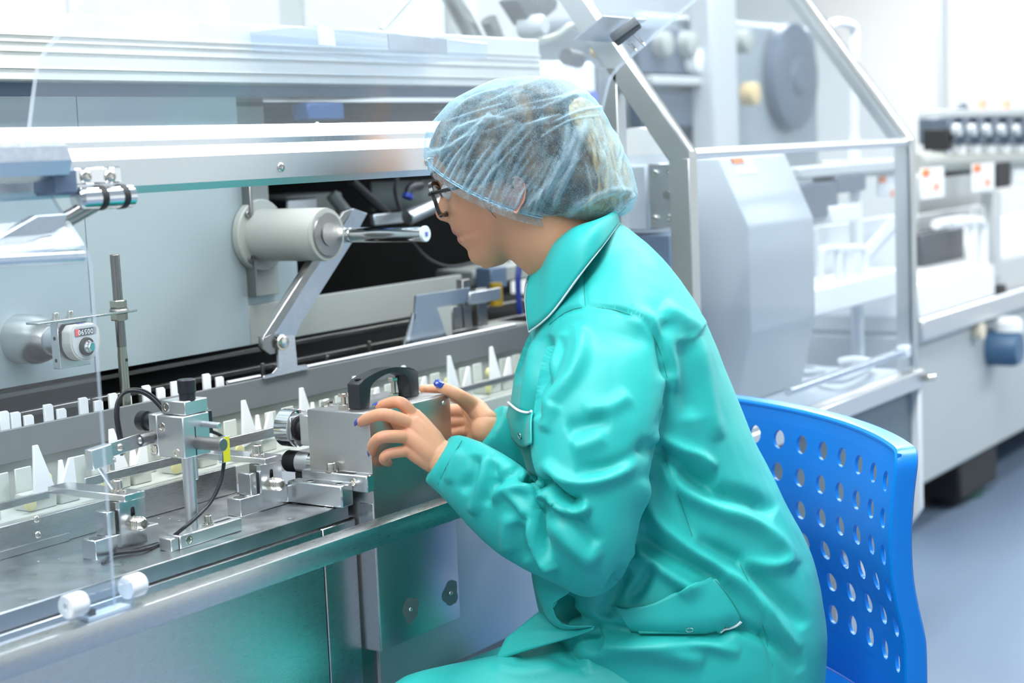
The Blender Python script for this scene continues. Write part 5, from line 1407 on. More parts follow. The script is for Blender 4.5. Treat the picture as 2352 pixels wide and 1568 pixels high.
# blond coil of hair filling the back of the cover
CB = BVHTree.FromPolygons([tuple(v) for v in co0], [tuple(p.vertices) for p in cap_me.polygons])
cin = S(1270, 390, hl_)
def tuck(me, k):
    """keep a mesh inside the cover"""
    c_ = get_co(me); base = np.array(cin)
    for i, v in enumerate(c_):
        d = Vector(v)-cin; L = d.length; loc, nor, f__, dist = CB.ray_cast(cin, d.normalized())
        if loc is not None and L > k*dist: c_[i] = base+np.array(d)*(k*dist/L)
    set_co(me, c_)
g = Geo()
for dl, sc in ((0, 1.0), (.026, .84), (-.026, .84), (.044, .62), (-.044, .62)):
    P = [S(1305, 262, hl_)+HLt*dl*.6, S(1362, 290, hl_)+HLt*dl, S(1400, 365, hl_)+HLt*dl, S(1412, 430, hl_)+HLt*dl, S(1375, 470, hl_)+HLt*dl, S(1320, 480, hl_)+HLt*dl*.9]
    g.chain(P, [.026*sc, .031*sc, .031*sc, .028*sc, .026*sc, .020*sc], n=24, sub=6)
bm_ = remesh(g.mesh(), .004, 6)
co = get_co(bm_); no = get_no(bm_)
set_co(bm_, co+no*np.array([mnoise.noise(Vector((c[0]*40, c[1]*40, c[2]*12)))*.003 for c in co])[:, None])
tuck(bm_, .955)
obj('blond_hair_coil', bm_, M['blond'], hair, ang=179)
# ------------------------------------------------------------------ glasses
gl_ = bpy.data.objects.new('eyeglasses', None); COL.objects.link(gl_); gl_.parent = woman; gl_.location = HO-woman.location
cf, cu_ = on_mid(1013, 457, .034); cf += .004
tl = math.radians(7); GU = HU*math.cos(tl)+HF*math.sin(tl); GF = HF*math.cos(tl)-HU*math.sin(tl)
for sg in (1, -1):
    c = hp(cf, sg*.034, cu_)
    P = []
    for k in range(40):
        q = 2*math.pi*k/40; sx, sy = math.cos(q), math.sin(q)
        P.append(c+HLt*sg*.0262*math.copysign(abs(sx)**.85, sx)+GU*.0215*math.copysign(abs(sy)**.85, sy)-GF*.004*(max(0, sx)**2))
    g = Geo(); rings_ = []
    cen = c
    for p in P:
        out_ = (p-cen).normalized(); rings_.append([p+out_*a*.0034+GF*b_*.0024 for a, b_ in ((1, 1), (-.6, 1), (-.6, -1), (1, -1))])
    rings_.append(rings_[0]); g.ring_loft(rings_, cap=False); obj('rim', g.mesh(), M['glasses'], gl_, ang=40)
    b = B(); v0 = b.verts.new(c-GF*.0005); vs = [b.verts.new(p) for p in P]
    for k in range(40): b.faces.new((v0, vs[k], vs[(k+1) % 40]))
    obj('lens', b, M['lens'], gl_, ang=179)
    hg = c+HLt*sg*.0305+GU*.008-GF*.006
    e_ = hp(.004, sg*.0725, .030)
    b = B(); tube(b, [c+HLt*sg*.0262+GU*.008, hg, hg.lerp(e_, .4)+HLt*sg*.003, hg.lerp(e_, .8), e_, hp(-.012, sg*.071, .012)], .0027, 8, 4); obj('temple', b, M['glasses'], gl_)
b = B(); tube(b, [hp(cf+.001, .0095, cu_+.006), hp(cf+.006, 0, cu_+.009), hp(cf+.001, -.0095, cu_+.006)], .0022, 8, 4); obj('bridge', b, M['glasses'], gl_)
# ================================================================== clear guards
def Upl(px, py, p0, n):
    d = CAM_F + CAM_R*((px-1176)/F_PX) - CAM_U*((py-784)/F_PX); p0, n = Vector(p0), Vector(n)
    return CAM_C+d*((p0-CAM_C).dot(n)/d.dot(n))
def bent_sheet(name, prof, x0, x1, th, parent, face, edge):
    """clear sheet bent along X from a (Y, Z) profile: big faces clear, cut edges milky"""
    P = [Vector((0, y, z)) for y, z in prof]; n = len(P); inn = []; outt = []
    for i in range(n):
        a = (P[i]-P[max(i-1, 0)]); c = (P[min(i+1, n-1)]-P[i]); t = (a.normalized()+c.normalized()).normalized() if a.length and c.length else (a+c).normalized()
        nn = Vector((0, -t.z, t.y)); outt.append(P[i]+nn*th/2); inn.append(P[i]-nn*th/2)
    V = []; Fc = []; mi = []
    for x in (x0, x1):
        for q in outt: V.append((x, q.y, q.z))
        for q in inn: V.append((x, q.y, q.z))
    A = lambda e, s, i: e*2*n+s*n+i
    for s in (0, 1):
        for i in range(n-1): Fc.append((A(0, s, i), A(0, s, i+1), A(1, s, i+1), A(1, s, i))); mi.append(0)
    for e in (0, 1):
        for i in range(n-1): Fc.append((A(e, 0, i), A(e, 0, i+1), A(e, 1, i+1), A(e, 1, i))); mi.append(1)
    for i in (0, n-1): Fc.append((A(0, 0, i), A(0, 1, i), A(1, 1, i), A(1, 0, i))); mi.append(1)
    me = mesh_from(V, Fc, name); me.materials.append(face); me.materials.append(edge)
    me.polygons.foreach_set('material_index', mi)
    return obj(name, me, [face, edge], parent, ang=50)
XD = 1.163
door = thing('clear_door', 'clear polycarbonate guard door standing on the front rail', 'guard door', (.8, 1.29, .76))
bent_sheet('door_sheet', [(1.2925, .7655), (1.2925, 1.118), (1.296, 1.132), (1.303, 1.142), (1.3455, 1.1935)], XA, XD, .005, door, M['clear'], M['clear_edge'])
q0, q1 = U(203, 1418, Y=1.286), U(306, 1392, Y=1.286)
b = B(); box(b, (q0.x, q1.x), (1.2835, 1.306), (.7597, .7885), .001); obj('foot_block', b, M['clear_block'], door)
b = B(); box(b, (q0.x+.002, q1.x-.002), (1.287, 1.303), (.7596, .7635), .0005); obj('white_base', b, M['white_plastic'], door)
for (x, s_) in ((q0.x, -1), (q1.x, 1)):
    b = B(); lathe(b, (x-.001*s_, 1.2945, .7795), (s_, 0, 0), [(0, .0118), (.002, .0125), (.020, .0125), (.022, .0112), (.022, .004), (.019, .0035), (.019, 1e-4)], 28); obj('white_knob', b, M['white_plastic'], door)
b = B(); box(b, (q0.x+.006, q0.x+.014), (1.290, 1.299), (.7597, .7700)); obj('rubber_stop', b, M['rubber'], door)

hood = thing('clear_hood', 'raised clear polycarbonate hood hinged above the aluminium beam', 'guard hood', (1.7, 1.36, 1.25))
hp_ = [(1.3745, 1.2465), (1.3545, 1.312), (1.350, 1.322), (1.343, 1.332), (1.333, 1.341)]
e1 = Vector((0, 1.333, 1.341)); dh = Vector((0, -.83, .56)).normalized(); e2 = e1+dh*.42
bent_sheet('hood_sheet', hp_+[(e2.y, e2.z)], XD, 2.32, .006, hood, M['clear_hood'], M['clear_edge'])
b = B(); box(b, (XD, 2.05), (1.374, 1.382), (1.238, 1.2475), .001); obj('hinge_strip', b, M['alu_bright'], hood)
nh = Vector((0, -dh.z, dh.y))
f_ = lambda px, py, o=0.0: Upl(px, py, e1+nh*o, nh)
b = B(); prism(b, [f_(1320, 93, -.02), f_(1388, 38, -.02), f_(1486, 46, -.02), f_(1412, 98, -.02)], nh*-.003, .0004); obj('grey_plate', b, M['steel_blue'], hood)  # flat grey four-sided plate at the hood edge
b = B(); prism(b, [f_(1410, 98, .004), f_(1470, 55, .004), f_(1476, 63, .004), f_(1420, 108, .004)], nh*-.016, .002); obj('black_catch', b, M['black_plastic'], hood)
for (x, y) in ((1438, 92), (1458, 80)):
    b = B(); a = f_(x, y, -.006); tube(b, [a, a-nh*.006+Vector((.002, 0, -.004)), a+Vector((.012, -.008, -.016)), a+Vector((.022, -.004, -.014)), a+Vector((.020, .004, -.002))], .0012, 8, 5); obj('wire_loop', b, M['chrome'], hood)

hg = thing('door_hinge', 'polished aluminium hinge assembly of the clear door under the beam', 'hinge', (1.15, 1.335, 1.19))
hv = lambda px, py, y=1.325: U(px, py, Y=y)
b = B(); a, c = hv(-60, 372), hv(138, 372); cyl(b, (XA, 1.325, (a.z+c.z)/2), (c.x, 1.325, (a.z+c.z)/2), .0205, n=8, ch=.002); obj('hinge_bar', b, M['alu_bright'], hg)
b = B(); a, c = hv(112, 450), hv(168, 385); box(b, (a.x, c.x), (1.318, 1.350), (a.z, c.z), .003); obj('dark_clamp', b, M['blue_dark'], hg)
b = B(); a, c = hv(170, 425), hv(274, 382); box(b, (a.x, c.x), (1.322, 1.328), (a.z, c.z), .0015); obj('hinge_leaf', b, M['chrome'], hg)
for px in (192, 248):
    b = B(); button_screw(b, (hv(px, 405).x, 1.322, hv(px, 405).z), (0, -1, 0), .0075, .004); obj('leaf_screw', b, M['bolt'], hg)
b = B(); a, c = hv(175, 462), hv(302, 448); cyl(b, (a.x, 1.325, a.z+.002), (c.x, 1.325, a.z+.002), .0125, n=24, ch=.003); obj('hinge_barrel', b, M['chrome'], hg)
for px in (226, 276):
    b = B(); x = hv(px, 455).x; cyl(b, (x-.004, 1.325, a.z+.002), (x+.004, 1.325, a.z+.002), .0132, n=24); obj('black_ring', b, M['rubber'], hg)
for (p, q, r) in (((225, 470), (150, 512), .006), ((205, 468), (140, 505), .006)):
    b = B(); cyl(b, hv(*p), hv(*q), r, n=14); obj('strut', b, M['dark_steel'], hg)
b = B(); prism(b, [hv(-30, 560, 1.31), hv(85, 495, 1.31), hv(155, 490, 1.31), hv(150, 520, 1.31), hv(40, 565, 1.31), hv(-30, 580, 1.31)], (0, .012, 0), .001); obj('swing_lever', b, M['steel_blue'], hg)
b = B(); a, c = hv(-40, 600, 1.31), hv(190, 588, 1.31); cyl(b, a, c, .007, n=18, ch=.002); obj('push_rod', b, M['alu_bright'], hg)
b = B(); a, c = hv(-40, 578, 1.318), hv(120, 556, 1.318); cyl(b, a, c, .008, n=18, ch=.002); obj('push_rod', b, M['steel_blue'], hg)

# ------------------------------------------------------------------ guard frames of the next machine section
def guard_frame(xf, label, rear=True):
    t = thing('guard_frame', label, 'guard frame', (xf, 1.36, .60))
    x0, x1 = xf, xf+.030; ang_ = math.atan2(1.468-1.204, 1.493-1.30)
    dsl = Vector((0, math.cos(ang_), math.sin(ang_))); nsl = Vector((0, -dsl.z, dsl.y)); w = .039
    A = Vector((x0, 1.30, 1.204)); L = .62
    b = B(); box(b, (x0, x1), (1.30, 1.30+w), (.66, 1.192), .0015); obj('front_post', b, M['steel_post'], t)
    b = B(); Bq = A+dsl*L
    prism(b, [A, Bq, Bq-nsl*w, Vector((x0, 1.30+w, 1.188)), Vector((x0, 1.30, 1.190))], (x1-x0, 0, 0), .0015); obj('sloping_bar', b, M['steel_post'], t)
    if not rear: return t
    s_ = (1.434-1.30)/dsl.y; zj = 1.204+dsl.z*s_-w*1.1
    b = B(); box(b, (x0, x1), (1.434, 1.434+.034), (.66, zj+.006), .0015); obj('rear_post', b, M['steel_post'], t)
    return t
guard_frame(2.487, 'steel guard frame with a sloping bar right behind the seated person')
guard_frame(3.53, 'steel guard frame with a sloping bar at the far end of the clear enclosure', False)
en = thing('clear_enclosure', 'clear panes of the enclosure between the two steel guard frames', 'enclosure', (3.0, 1.32, .69))
dsl = Vector((0, 1.493-1.30, 1.468-1.204)).normalized()
for nm, P in (('front_pane', [(1.306, .700), (1.306, 1.190)]), ('sloping_pane', [(1.312, 1.205), (1.312+dsl.y*.58, 1.205+dsl.z*.58)])):
    bent_sheet(nm, P, 2.518, 3.53, .005, en, M['clear'], M['clear_edge'])
b = B(); box(b, (2.490, 2.494), (1.338, 1.436), (.70, 1.20)); obj('end_pane', b, M['clear'], en)
b = B(); cyl(b, (2.518, 1.313, 1.198), (3.53, 1.313, 1.198), .009, n=16); obj('hinge_rod', b, M['alu'], en)
a, c = U(1865, 785, Y=1.318), U(2110, 795, Y=1.318); b = B(); cyl(b, (2.9, 1.318, c.z), (3.53, 1.318, c.z), .009, n=16); obj('lower_rod', b, M['alu_bright'], en)
b = B(); box(b, (3.50, 3.545), (1.305, 1.33), (c.z-.014, c.z+.014), .004); obj('rod_clamp', b, M['white_plastic'], en)

# ---- table and cabinet under the enclosure
cab = thing('section_cabinet', 'grey machine cabinet with slate front under the clear enclosure', 'cabinet', (3.0, 1.6, .36))
b = B(); box(b, (2.487, 3.56), (1.325, 2.10), (.672, .690), .002); obj('table_top', b, M['grey_paint'], cab)
b = B(); box(b, (2.487, 3.58), (1.292, 1.324), (.650, .690), .003); obj('edge_bar', b, M['alu'], cab)
b = B(); box(b, (2.487, 3.545), (1.312, 1.322), (.36, .650), .002); obj('slate_front', b, M['dark_paint'], cab)
b = B(); box(b, (2.487, 3.545), (1.324, 2.10), (.36, .670), .002); obj('cabinet_body', b, M['grey_paint'], cab)
b = B(); prism(b, yz([(1.295, .645), (1.318, .645), (1.318, .37), (1.345, .335), (1.325, .332), (1.295, .375)], 3.546), (.022, 0, 0), .002); obj('corner_trim', b, M['white_paint'], cab)
b = B(); cyl(b, (3.565, 1.285, .672), (3.585, 1.275, .672), .009, n=14); obj('latch_button', b, M['bolt'], cab)
for x in (2.6, 3.4):
    b = B(); box(b, (x-.03, x+.03), (1.45, 1.51), (0.02, .36), .003); obj('leg', b, M['dark_steel'], cab)
    b = B(); lathe(b, (x, 1.48, 0), (0, 0, 1), [(0, .04), (.012, .04), (.02, .015), (.03, .012)], 20); obj('levelling_foot', b, M['rubber'], cab)
# U handle lying on the table
ph = [U(1880, 870, Z=.705), U(1935, 872, Z=.712), U(1985, 850, Z=.712), U(2000, 832, Z=.712), U(1960, 826, Z=.712), U(1930, 830, Z=.705)]
hd_ = thing('lid_handle', 'white bent tube handle lying on the cabinet table', 'handle', U(1930, 850, Z=.69))
b = B(); tube(b, ph, .0085, 14, 8); obj('tube', b, M['white_paint'], hd_)
b = B(); q = U(1845, 858, Z=.69); lathe(b, (q.x, q.y, .69), (0, 0, 1), [(0, .050), (.010, .050), (.014, .044), (.014, .030), (.006, .028), (.006, 1e-4)], 32); obj('base_ring', b, M['grey_paint'], hd_)

# ---- faceted housing inside the enclosure
YH = 1.42; C1 = U(1720, 520, Y=YH); C2 = U(1725, 765, Y=YH); xh1 = U(1870, 500, Y=YH).x
zt2 = U(1650, 362, X=C1.x); zb2 = .690
ho = thing('faceted_housing', 'light grey faceted sheet metal housing inside the clear enclosure', 'housing', (C1.x+.1, 1.6, .69))
prf = [(YH, C1.z), (YH, C2.z), (YH+.035, zb2), (1.72, zb2), (1.72, zt2.z), (zt2.y, zt2.z)]
b = B(); prism(b, yz(prf, C1.x), (xh1-C1.x, 0, 0), .006, 2); obj('housing_shell', b, M['grey_light'], ho)
q = U(1760, 375, X=C1.x+.08)
b = B(); a, c, d_ = Vector((C1.x+.05, zt2.y, zt2.z)), Vector((C1.x+.05, YH, C1.z)), 0
t_ = (c-a).normalized(); nn = Vector((0, -abs(t_.z), abs(t_.y)))*1
for (s0, s1, m) in ((.02, .12, 'print_white'), (.14, .26, 'print_white')):
    b = B(); p0 = a+t_*s0*(c-a).length; p1 = a+t_*s1*(c-a).length
    hexa(b, [p0-nn*.001, p0+Vector((.09, 0, 0))-nn*.001, p1+Vector((.09, 0, 0))-nn*.001, p1-nn*.001, p0+nn*.0015, p0+Vector((.09, 0, 0))+nn*.0015, p1+Vector((.09, 0, 0))+nn*.0015, p1+nn*.0015]); obj('warning_label', b, M[m], ho)
b = B(); p0 = a+t_*.004; hexa(b, [p0-nn*.001, p0+Vector((.05, 0, 0))-nn*.001, p0+t_*.012+Vector((.05, 0, 0))-nn*.001, p0+t_*.012-nn*.001]+[v+nn*.003 for v in (p0, p0+Vector((.05, 0, 0)), p0+t_*.012+Vector((.05, 0, 0)), p0+t_*.012)]); obj('orange_strip', b, M['orange_print'], ho)

# ---- drive block seen through the end window
db = thing('drive_block', 'grey drive block with bolted face plate and white dome behind the end pane', 'drive block', (2.75, 1.62, .69))
w_ = lambda px, py, y=1.56: U(px, py, Y=y)
p, q, r = w_(1450, 545), w_(1495, 400), w_(1560, 395)
b = B(); box(b, (2.70, 2.80), (1.50, 1.72), (U(1490, 530, X=2.70).z, U(1490, 378, X=2.70).z), .004); obj('block', b, M['grey_paint'], db)
fy0, fy1 = U(1552, 450, X=2.696).y, U(1494, 450, X=2.696).y
b = B(); box(b, (2.690, 2.70), (fy0, fy1), (U(1520, 525, X=2.69).z, U(1520, 375, X=2.69).z), .002); obj('face_plate', b, M['alu'], db)
for (px, py) in ((1506, 398), (1540, 392), (1506, 502), (1540, 500)):
    a = U(px, py, X=2.69); b = B(); screw_head(b, a, (-1, 0, 0), .006, .005); obj('plate_bolt', b, M['bolt'], db)
b = B(); a = U(1490, 378, X=2.76); lathe(b, (2.71, a.y, a.z-.005), (1, 0, 0), [(0, .075), (.06, .075), (.07, .07)], 48); obj('dome', b, M['white_paint'], db)
b = B(); a = U(1490, 540, X=2.70); box(b, (2.71, 2.82), (1.46, 1.72), (.69, a.z), .003); obj('pedestal', b, M['blue_dark'], db)
b = B(); a = U(1539, 447, X=2.69); cyl(b, a, a+Vector((-.012, 0, 0)), .008, n=12); obj('brass_plug', b, M['bolt'], db)
# ================================================================== blue perforated chair
ch = thing('shell_chair', 'bright blue plastic chair with perforated curved back behind the person', 'chair')
RC = .76; cR = S(2038, 1000, 0); 
def lat_x(px, lat, z):
    """world point at image column px, lateral lat, height z"""
    d = CAM_F + CAM_R*((px-1176)/F_PX); lo, hi = 300.0, 2200.0
    for _ in range(40):
        m = (lo+hi)/2
        if S(px, m, lat).z > z: lo = m
        else: hi = m
    return S(px, (lo+hi)/2, lat)
LATC = .090
ph_e = math.radians(93)
pe = lat_x(2068, LATC-RC*math.cos(ph_e), .76)            # right end of the shell
CC = pe+(FI*math.sin(ph_e)+LATV*math.cos(ph_e))*RC       # centre of the plan arc
CC.z = 0
ZTOP = .816
def shell(phi, z, out=0.0):
    n = FI*math.sin(phi)+LATV*math.cos(phi)
    v = (ZTOP-z)
    k_ = min(1, max(0, (v-.15)/.12)); bul = .011*math.sin(min(1, v/.24)*math.pi)-.006*k_*k_*(3-2*k_)
    p = CC-n*(RC-bul+out)
    return Vector((p.x, p.y, z))
P0, P1 = math.radians(48), ph_e
dphi = math.radians(4.43); ph0 = math.radians(58.3)
cols = [ph0+dphi*k for k in range(-2, 8)]; rows = [ZTOP-.045-.0485*k for k in range(6)]
g = Geo(); idx_ = {}
def vid(phi, z):
    k = (round(phi, 5), round(z, 5))
    if k not in idx_:
        idx_[k] = len(g.v); g.v.append(tuple(shell(phi, z)))
    return idx_[k]
ce = [P0]+[(cols[i]+cols[i+1])/2 for i in range(len(cols)-1)]+[cols[-1]+dphi/2]
ce = [cols[0]-dphi/2]+ce[1:]
re_ = [rows[0]+.0242]+[(rows[i]+rows[i+1])/2 for i in range(5)]+[rows[-1]-.0242]
allc = ([P0] if P0 < ce[0]-1e-4 else [])+ce+[P1]
allr = [ZTOP]+re_+[re_[-1]-.03*k for k in range(1, 3)]
hr = .0138
for i in range(len(allc)-1):
    for j in range(len(allr)-1):
        a0, a1, z1, z0 = allc[i], allc[i+1], allr[j], allr[j+1]
        cc = [c for c in cols if a0 < c < a1]; rr_ = [r for r in rows if z0 < r < z1]
        if cc and rr_ and i < len(allc)-1:
            c, r = cc[0], rr_[0]; n = 16; circ = []; sq = []
            for k in range(n):
                q = 2*math.pi*(k+.5)/n; dx, dz = math.cos(q), math.sin(q)
                circ.append(vid(c+hr*dx/RC, r+hr*dz))
            corners = [(a1, z1), (a0, z1), (a0, z0), (a1, z0)]
            cv = [vid(*p) for p in corners]
            # quadrant fans: corner to four circle vertices
            for s_ in range(4):
                arc = [circ[(s_*4+k) % n] for k in range(4)]
                for k in range(3): g.f.append((cv[s_], arc[k+1], arc[k]))
                nxt = circ[(s_*4+4) % n]; g.f.append((cv[s_], cv[(s_+1) % 4], nxt, arc[3]))
        else:
            m = 3
            for k in range(m):
                b0, b1 = a0+(a1-a0)*k/m, a0+(a1-a0)*(k+1)/m
                g.f.append((vid(b0, z0), vid(b1, z0), vid(b1, z1), vid(b0, z1)))
me = g.mesh('back'); bm = bmesh.new(); bm.from_mesh(me); bmesh.ops.remove_doubles(bm, verts=bm.verts[:], dist=1e-5); bmesh.ops.recalc_face_normals(bm, faces=bm.faces[:]); bm.to_mesh(me); bm.free()
ch.location = (CC.x, CC.y, 0)
tmp = bpy.data.objects.new('t', me); COL.objects.link(tmp); md = tmp.modifiers.new('t', 'SOLIDIFY'); md.thickness = .005; md.offset = 0
dg = bpy.context.evaluated_depsgraph_get(); me2 = bpy.data.meshes.new_from_object(tmp.evaluated_get(dg)); bpy.data.objects.remove(tmp)
back = obj('backrest', me2, M['blue_chair'], ch, ang=40)
# raised rim round the top and the right side
line = [(P0+(P1-P0)*k/24, ZTOP) for k in range(25)]
rc = .020
line = [(p, z) for p, z in line if p < P1-rc/RC]+[(P1-rc/RC+rc/RC*math.sin(q), ZTOP-rc+rc*math.cos(q)) for q in [math.pi/2*k/6 for k in range(1, 7)]]+[(P1, ZTOP-rc-.016*k) for k in range(1, 22)]
rings = []
for i, (p, z) in enumerate(line):
    a = Vector((line[max(i-1, 0)][0]*RC, line[max(i-1, 0)][1])); c = Vector((line[min(i+1, len(line)-1)][0]*RC, line[min(i+1, len(line)-1)][1]))
    t = (c-a).normalized(); nx, nz = -t.y, t.x      # outward in the (phi, z) plane
    def q_(e, o): return shell(p+nx*e/RC, z+nz*e, o)
    nx, nz = (-t.y, t.x)
    if nz < 0 or (abs(nz) < 1e-3 and nx < 0): pass
    rings.append([q_(-.001, -.004), q_(.002, -.0045), q_(.005, -.002), q_(.006, .004), q_(.005, .022), q_(.002, .0245), q_(-.001, .0245), q_(-.002, .022), q_(-.002, .004), q_(-.002, -.003)])
g = Geo(); g.ring_loft(rings); obj('rim', g.mesh(), M['blue_chair'], ch, ang=35)
# seat, column, star base
mid = (P0+P1)/2; fw = FI*math.sin(mid)+LATV*math.cos(mid); rt_ = Vector((fw.y, -fw.x, 0))
sc_ = CC-fw*(RC-.22); sc_.z = .455
g = Geo(); rr2 = []
for (s_, zz, k_) in ((0.0, .444, 0), (.5, .438, 0), (.85, .436, 0), (1.0, .442, 0), (1.0, .430, 0), (.85, .422, 0), (.4, .422, 0), (0, .424, 0)):
    rr2.append([Vector((sc_.x, sc_.y, 0))+(fw*.23*math.copysign(abs(math.cos(q))**.7, math.cos(q))+rt_*.235*math.copysign(abs(math.sin(q))**.7, math.sin(q)))*max(s_, .02)+UP*zz for q in [2*math.pi*k/36 for k in range(36)]])
g.ring_loft(rr2); obj('seat', g.mesh(), M['blue_chair'], ch, ang=60)
b = B(); cyl(b, (sc_.x, sc_.y, .10), (sc_.x, sc_.y, .425), .028, n=20); obj('column', b, M['black_plastic'], ch)
for k in range(5):
    q = 2*math.pi*k/5+.3; e = Vector((sc_.x+.27*math.cos(q), sc_.y+.27*math.sin(q), .075))
    b = B(); tube(b, [(sc_.x, sc_.y, .12), e], lambda t: .024-.010*t, 10); obj('leg', b, M['black_plastic'], ch)
    b = B(); dx = Vector((-math.sin(q), math.cos(q), 0))*.022; c = Vector((e.x, e.y, .030)); cyl(b, c-dx, c+dx, .030, n=20, ch=.004); obj('castor', b, M['rubber'], ch)
# ================================================================== machines behind, far end of the room
W = lambda px, py, y: U(px, py, Y=y)
def bxp(name, m, parent, px0, py0, px1, py1, y, dy, w=.004):
    """box whose front face spans two pixel corners on the plane Y = y"""
    a, c = W(px0, py1, y), W(px1, py0, y); b = B(); box(b, (a.x, c.x), (y, y+dy), (W((px0+px1)/2, py1, y).z, W((px0+px1)/2, py0, y).z), w)
    return obj(name, b, M[m], parent)
# ---- unit behind the enclosure: grey blue head with dark disc
hu = thing('filling_head', 'blue grey machine head with a dark round disc behind the clear panes', 'machine head', (6.0, 3.0, 0))
a = W(1480, 330, 2.80); c = W(1880, 45, 2.80)
b = B(); box(b, (a.x, c.x), (2.80, 3.3), (.0, W(1700, 45, 2.80).z), .04, 3); obj('head_body', b, M['grey_mid'], hu)
bxp('dark_window', 'slate_mid', hu, 1468, 65, 1645, 170, 2.74, .05); bxp('dark_window', 'slate_mid', hu, 1475, 210, 1645, 290, 2.74, .05)
b = B(); q = W(1840, 175, 2.73); lathe(b, (q.x, 2.79, q.z), (0, -1, 0), [(0, .21), (.04, .21), (.05, .19), (.05, .08), (.07, .06)], 48); obj('dark_disc', b, M['slate_mid'], hu)
for (px, py, m) in ((1535, 100, 'panel_beige'), (1592, 100, 'panel_beige'), (1610, 140, 'white_paint'), (1722, 95, 'panel_beige'), (1738, 215, 'amber_soft'), (1632, 215, 'panel_beige')):
    b = B(); q = W(px, py, 2.70); lathe(b, (q.x, 2.75, q.z), (0, -1, 0), [(0, .045), (.05, .042), (.055, .03)], 24); obj('knob', b, M[m], hu)
b = B(); a, c = W(1640, 310, 2.66), W(1690, -60, 2.66); box(b, (a.x, c.x), (2.66, 2.75), (.69, 2.4), .01); obj('light_column', b, M['grey_light'], hu)
bxp('cross_bar', 'grey_light', hu, 1500, 175, 1645, 195, 2.70, .04)
# ---- small units standing on the table inside the enclosure, seen through the pane
iu = thing('sealing_unit', 'blurred white and grey sealing unit behind the clear front pane', 'sealing unit', (3.6, 1.9, .69))
bxp('pipe_block', 'grey_light', iu, 1840, 375, 2080, 400, 1.64, .05); bxp('slate_block', 'slate_mid', iu, 1840, 420, 1925, 500, 1.63, .07)
bxp('slate_block', 'slate_mid', iu, 1925, 400, 1990, 440, 1.63, .07); bxp('white_block', 'white_paint', iu, 1910, 470, 1975, 510, 1.62, .08); bxp('base_block', 'white_paint', iu, 1870, 640, 2085, 700, 1.58, .14)
bxp('back_plate', 'white_paint', iu, 1880, 505, 2085, 640, 1.73, .02)
for (x0, x1) in ((1885, 1945), (1925, 1985)):
    P = [W(x0, 650, 1.62), W(x0, 585, 1.62), W(x0+8, 572, 1.62), W(x1-10, 570, 1.62), W(x1, 582, 1.62), W(x1, 650, 1.62)]
    b = B(); tube(b, P, .010, 12, 5); obj('tube_handle', b, M['white_paint'], iu)
b = B(); cyl(b, W(1975, 600, 1.66), W(2065, 500, 1.66), .018, n=14); obj('strut', b, M['grey_paint'], iu)
# ---- conveyor machine at the far right
YC = 1.72
cm_ = thing('conveyor_cabinet', 'long grey conveyor cabinet on levelling feet at the far end', 'conveyor', (6.0, 2.0, 0))
zt_, zb_ = W(2115, 765, YC).z, W(2140, 1105, YC).z
xs = W(2100, 900, YC).x
b = B(); box(b, (xs, 9.5), (YC, 2.5), (zb_, zt_), .01); obj('cabinet_body', b, M['conveyor_grey'], cm_)
b = B(); box(b, (xs, 9.5), (YC-.03, YC), (zt_-.02, zt_+.05), .005); obj('edge_rail', b, M['alu'], cm_)
b = B(); box(b, (xs, 9.5), (YC+.01, 2.5), (zt_, zt_+.16), .01); obj('upper_body', b, M['grey_light'], cm_)
for x in (W(2210, 1190, YC+.1).x, W(2210, 1190, YC+.1).x+1.6):
    b = B(); lathe(b, (x, YC+.12, 0), (0, 0, 1), [(0, .09), (.02, .09), (.03, .03), (zb_, .025)], 24); obj('levelling_foot', b, M['dark_green'], cm_)
    b = B(); box(b, (x-.22, x+.16), (YC+.03, 2.4), (zb_-.14, zb_), .01); obj('undercarriage', b, M['black'], cm_)
bxp('white_tray', 'white_paint', cm_, 2112, 630, 2285, 705, YC-.02, .5)
bxp('slate_recess', 'dark_soft', cm_, 2118, 530, 2215, 620, YC+.15, .1)
for (x0, x1) in ((2150, 2232), (2185, 2258)):
    P = [W(x0, 515, YC), W(x1-20, 506, YC), W(x1-3, 515, YC), W(x1, 535, YC), W(x1, 630, YC)]
    b = B(); tube(b, P, .016, 12, 5); obj('tube_handle', b, M['white_paint'], cm_)
bxp('guard_plate', 'grey_light', cm_, 2112, 480, 2285, 512, YC+.2, .02); bxp('back_plate', 'grey_light', cm_, 2112, 395, 2290, 500, YC+.3, .03)
bxp('dark_gap', 'black', cm_, 2180, 385, 2235, 402, YC+.1, .04)
b = B(); cyl(b, W(2100, 375, YC+.05), W(2420, 362, YC+.05), .030, n=18); obj('conveyor_bar', b, M['panel_beige'], cm_)
b = B(); cyl(b, W(1880, 392, 1.70), W(2085, 380, 1.70), .024, n=18); obj('feed_bar', b, M['panel_beige'], iu)
for (px0, py0, px1, py1) in ((2118, 385, 2168, 455), (2236, 375, 2284, 438), (2018, 400, 2065, 450)):
    st = thing('warning_sign', {2118: 'white sign with an orange block on the conveyor beside the guard post', 2236: 'white sign with an orange block beside the black bracket', 2018: 'white sign with an orange block seen through the clear pane'}[px0], 'sign', W((px0+px1)/2, py1, YC))
    bxp('plate', 'print_white', st, px0, py0, px1, py1, YC-.02, .006, .001)
    bxp('orange_block', 'orange_print', st, px0+2, py0+4, px0+18, py0+20, YC-.023, .003, .0005)
    bxp('orange_line', 'orange_soft', st, px0+28, py0+35, px0+40, py0+52, YC-.023, .003, .0005)
bxp('black_bracket', 'black', cm_, 2290, 370, 2322, 430, YC+.02, .08); bxp('white_plate', 'white_paint', cm_, 2328, 370, 2400, 418, YC+.05, .02)
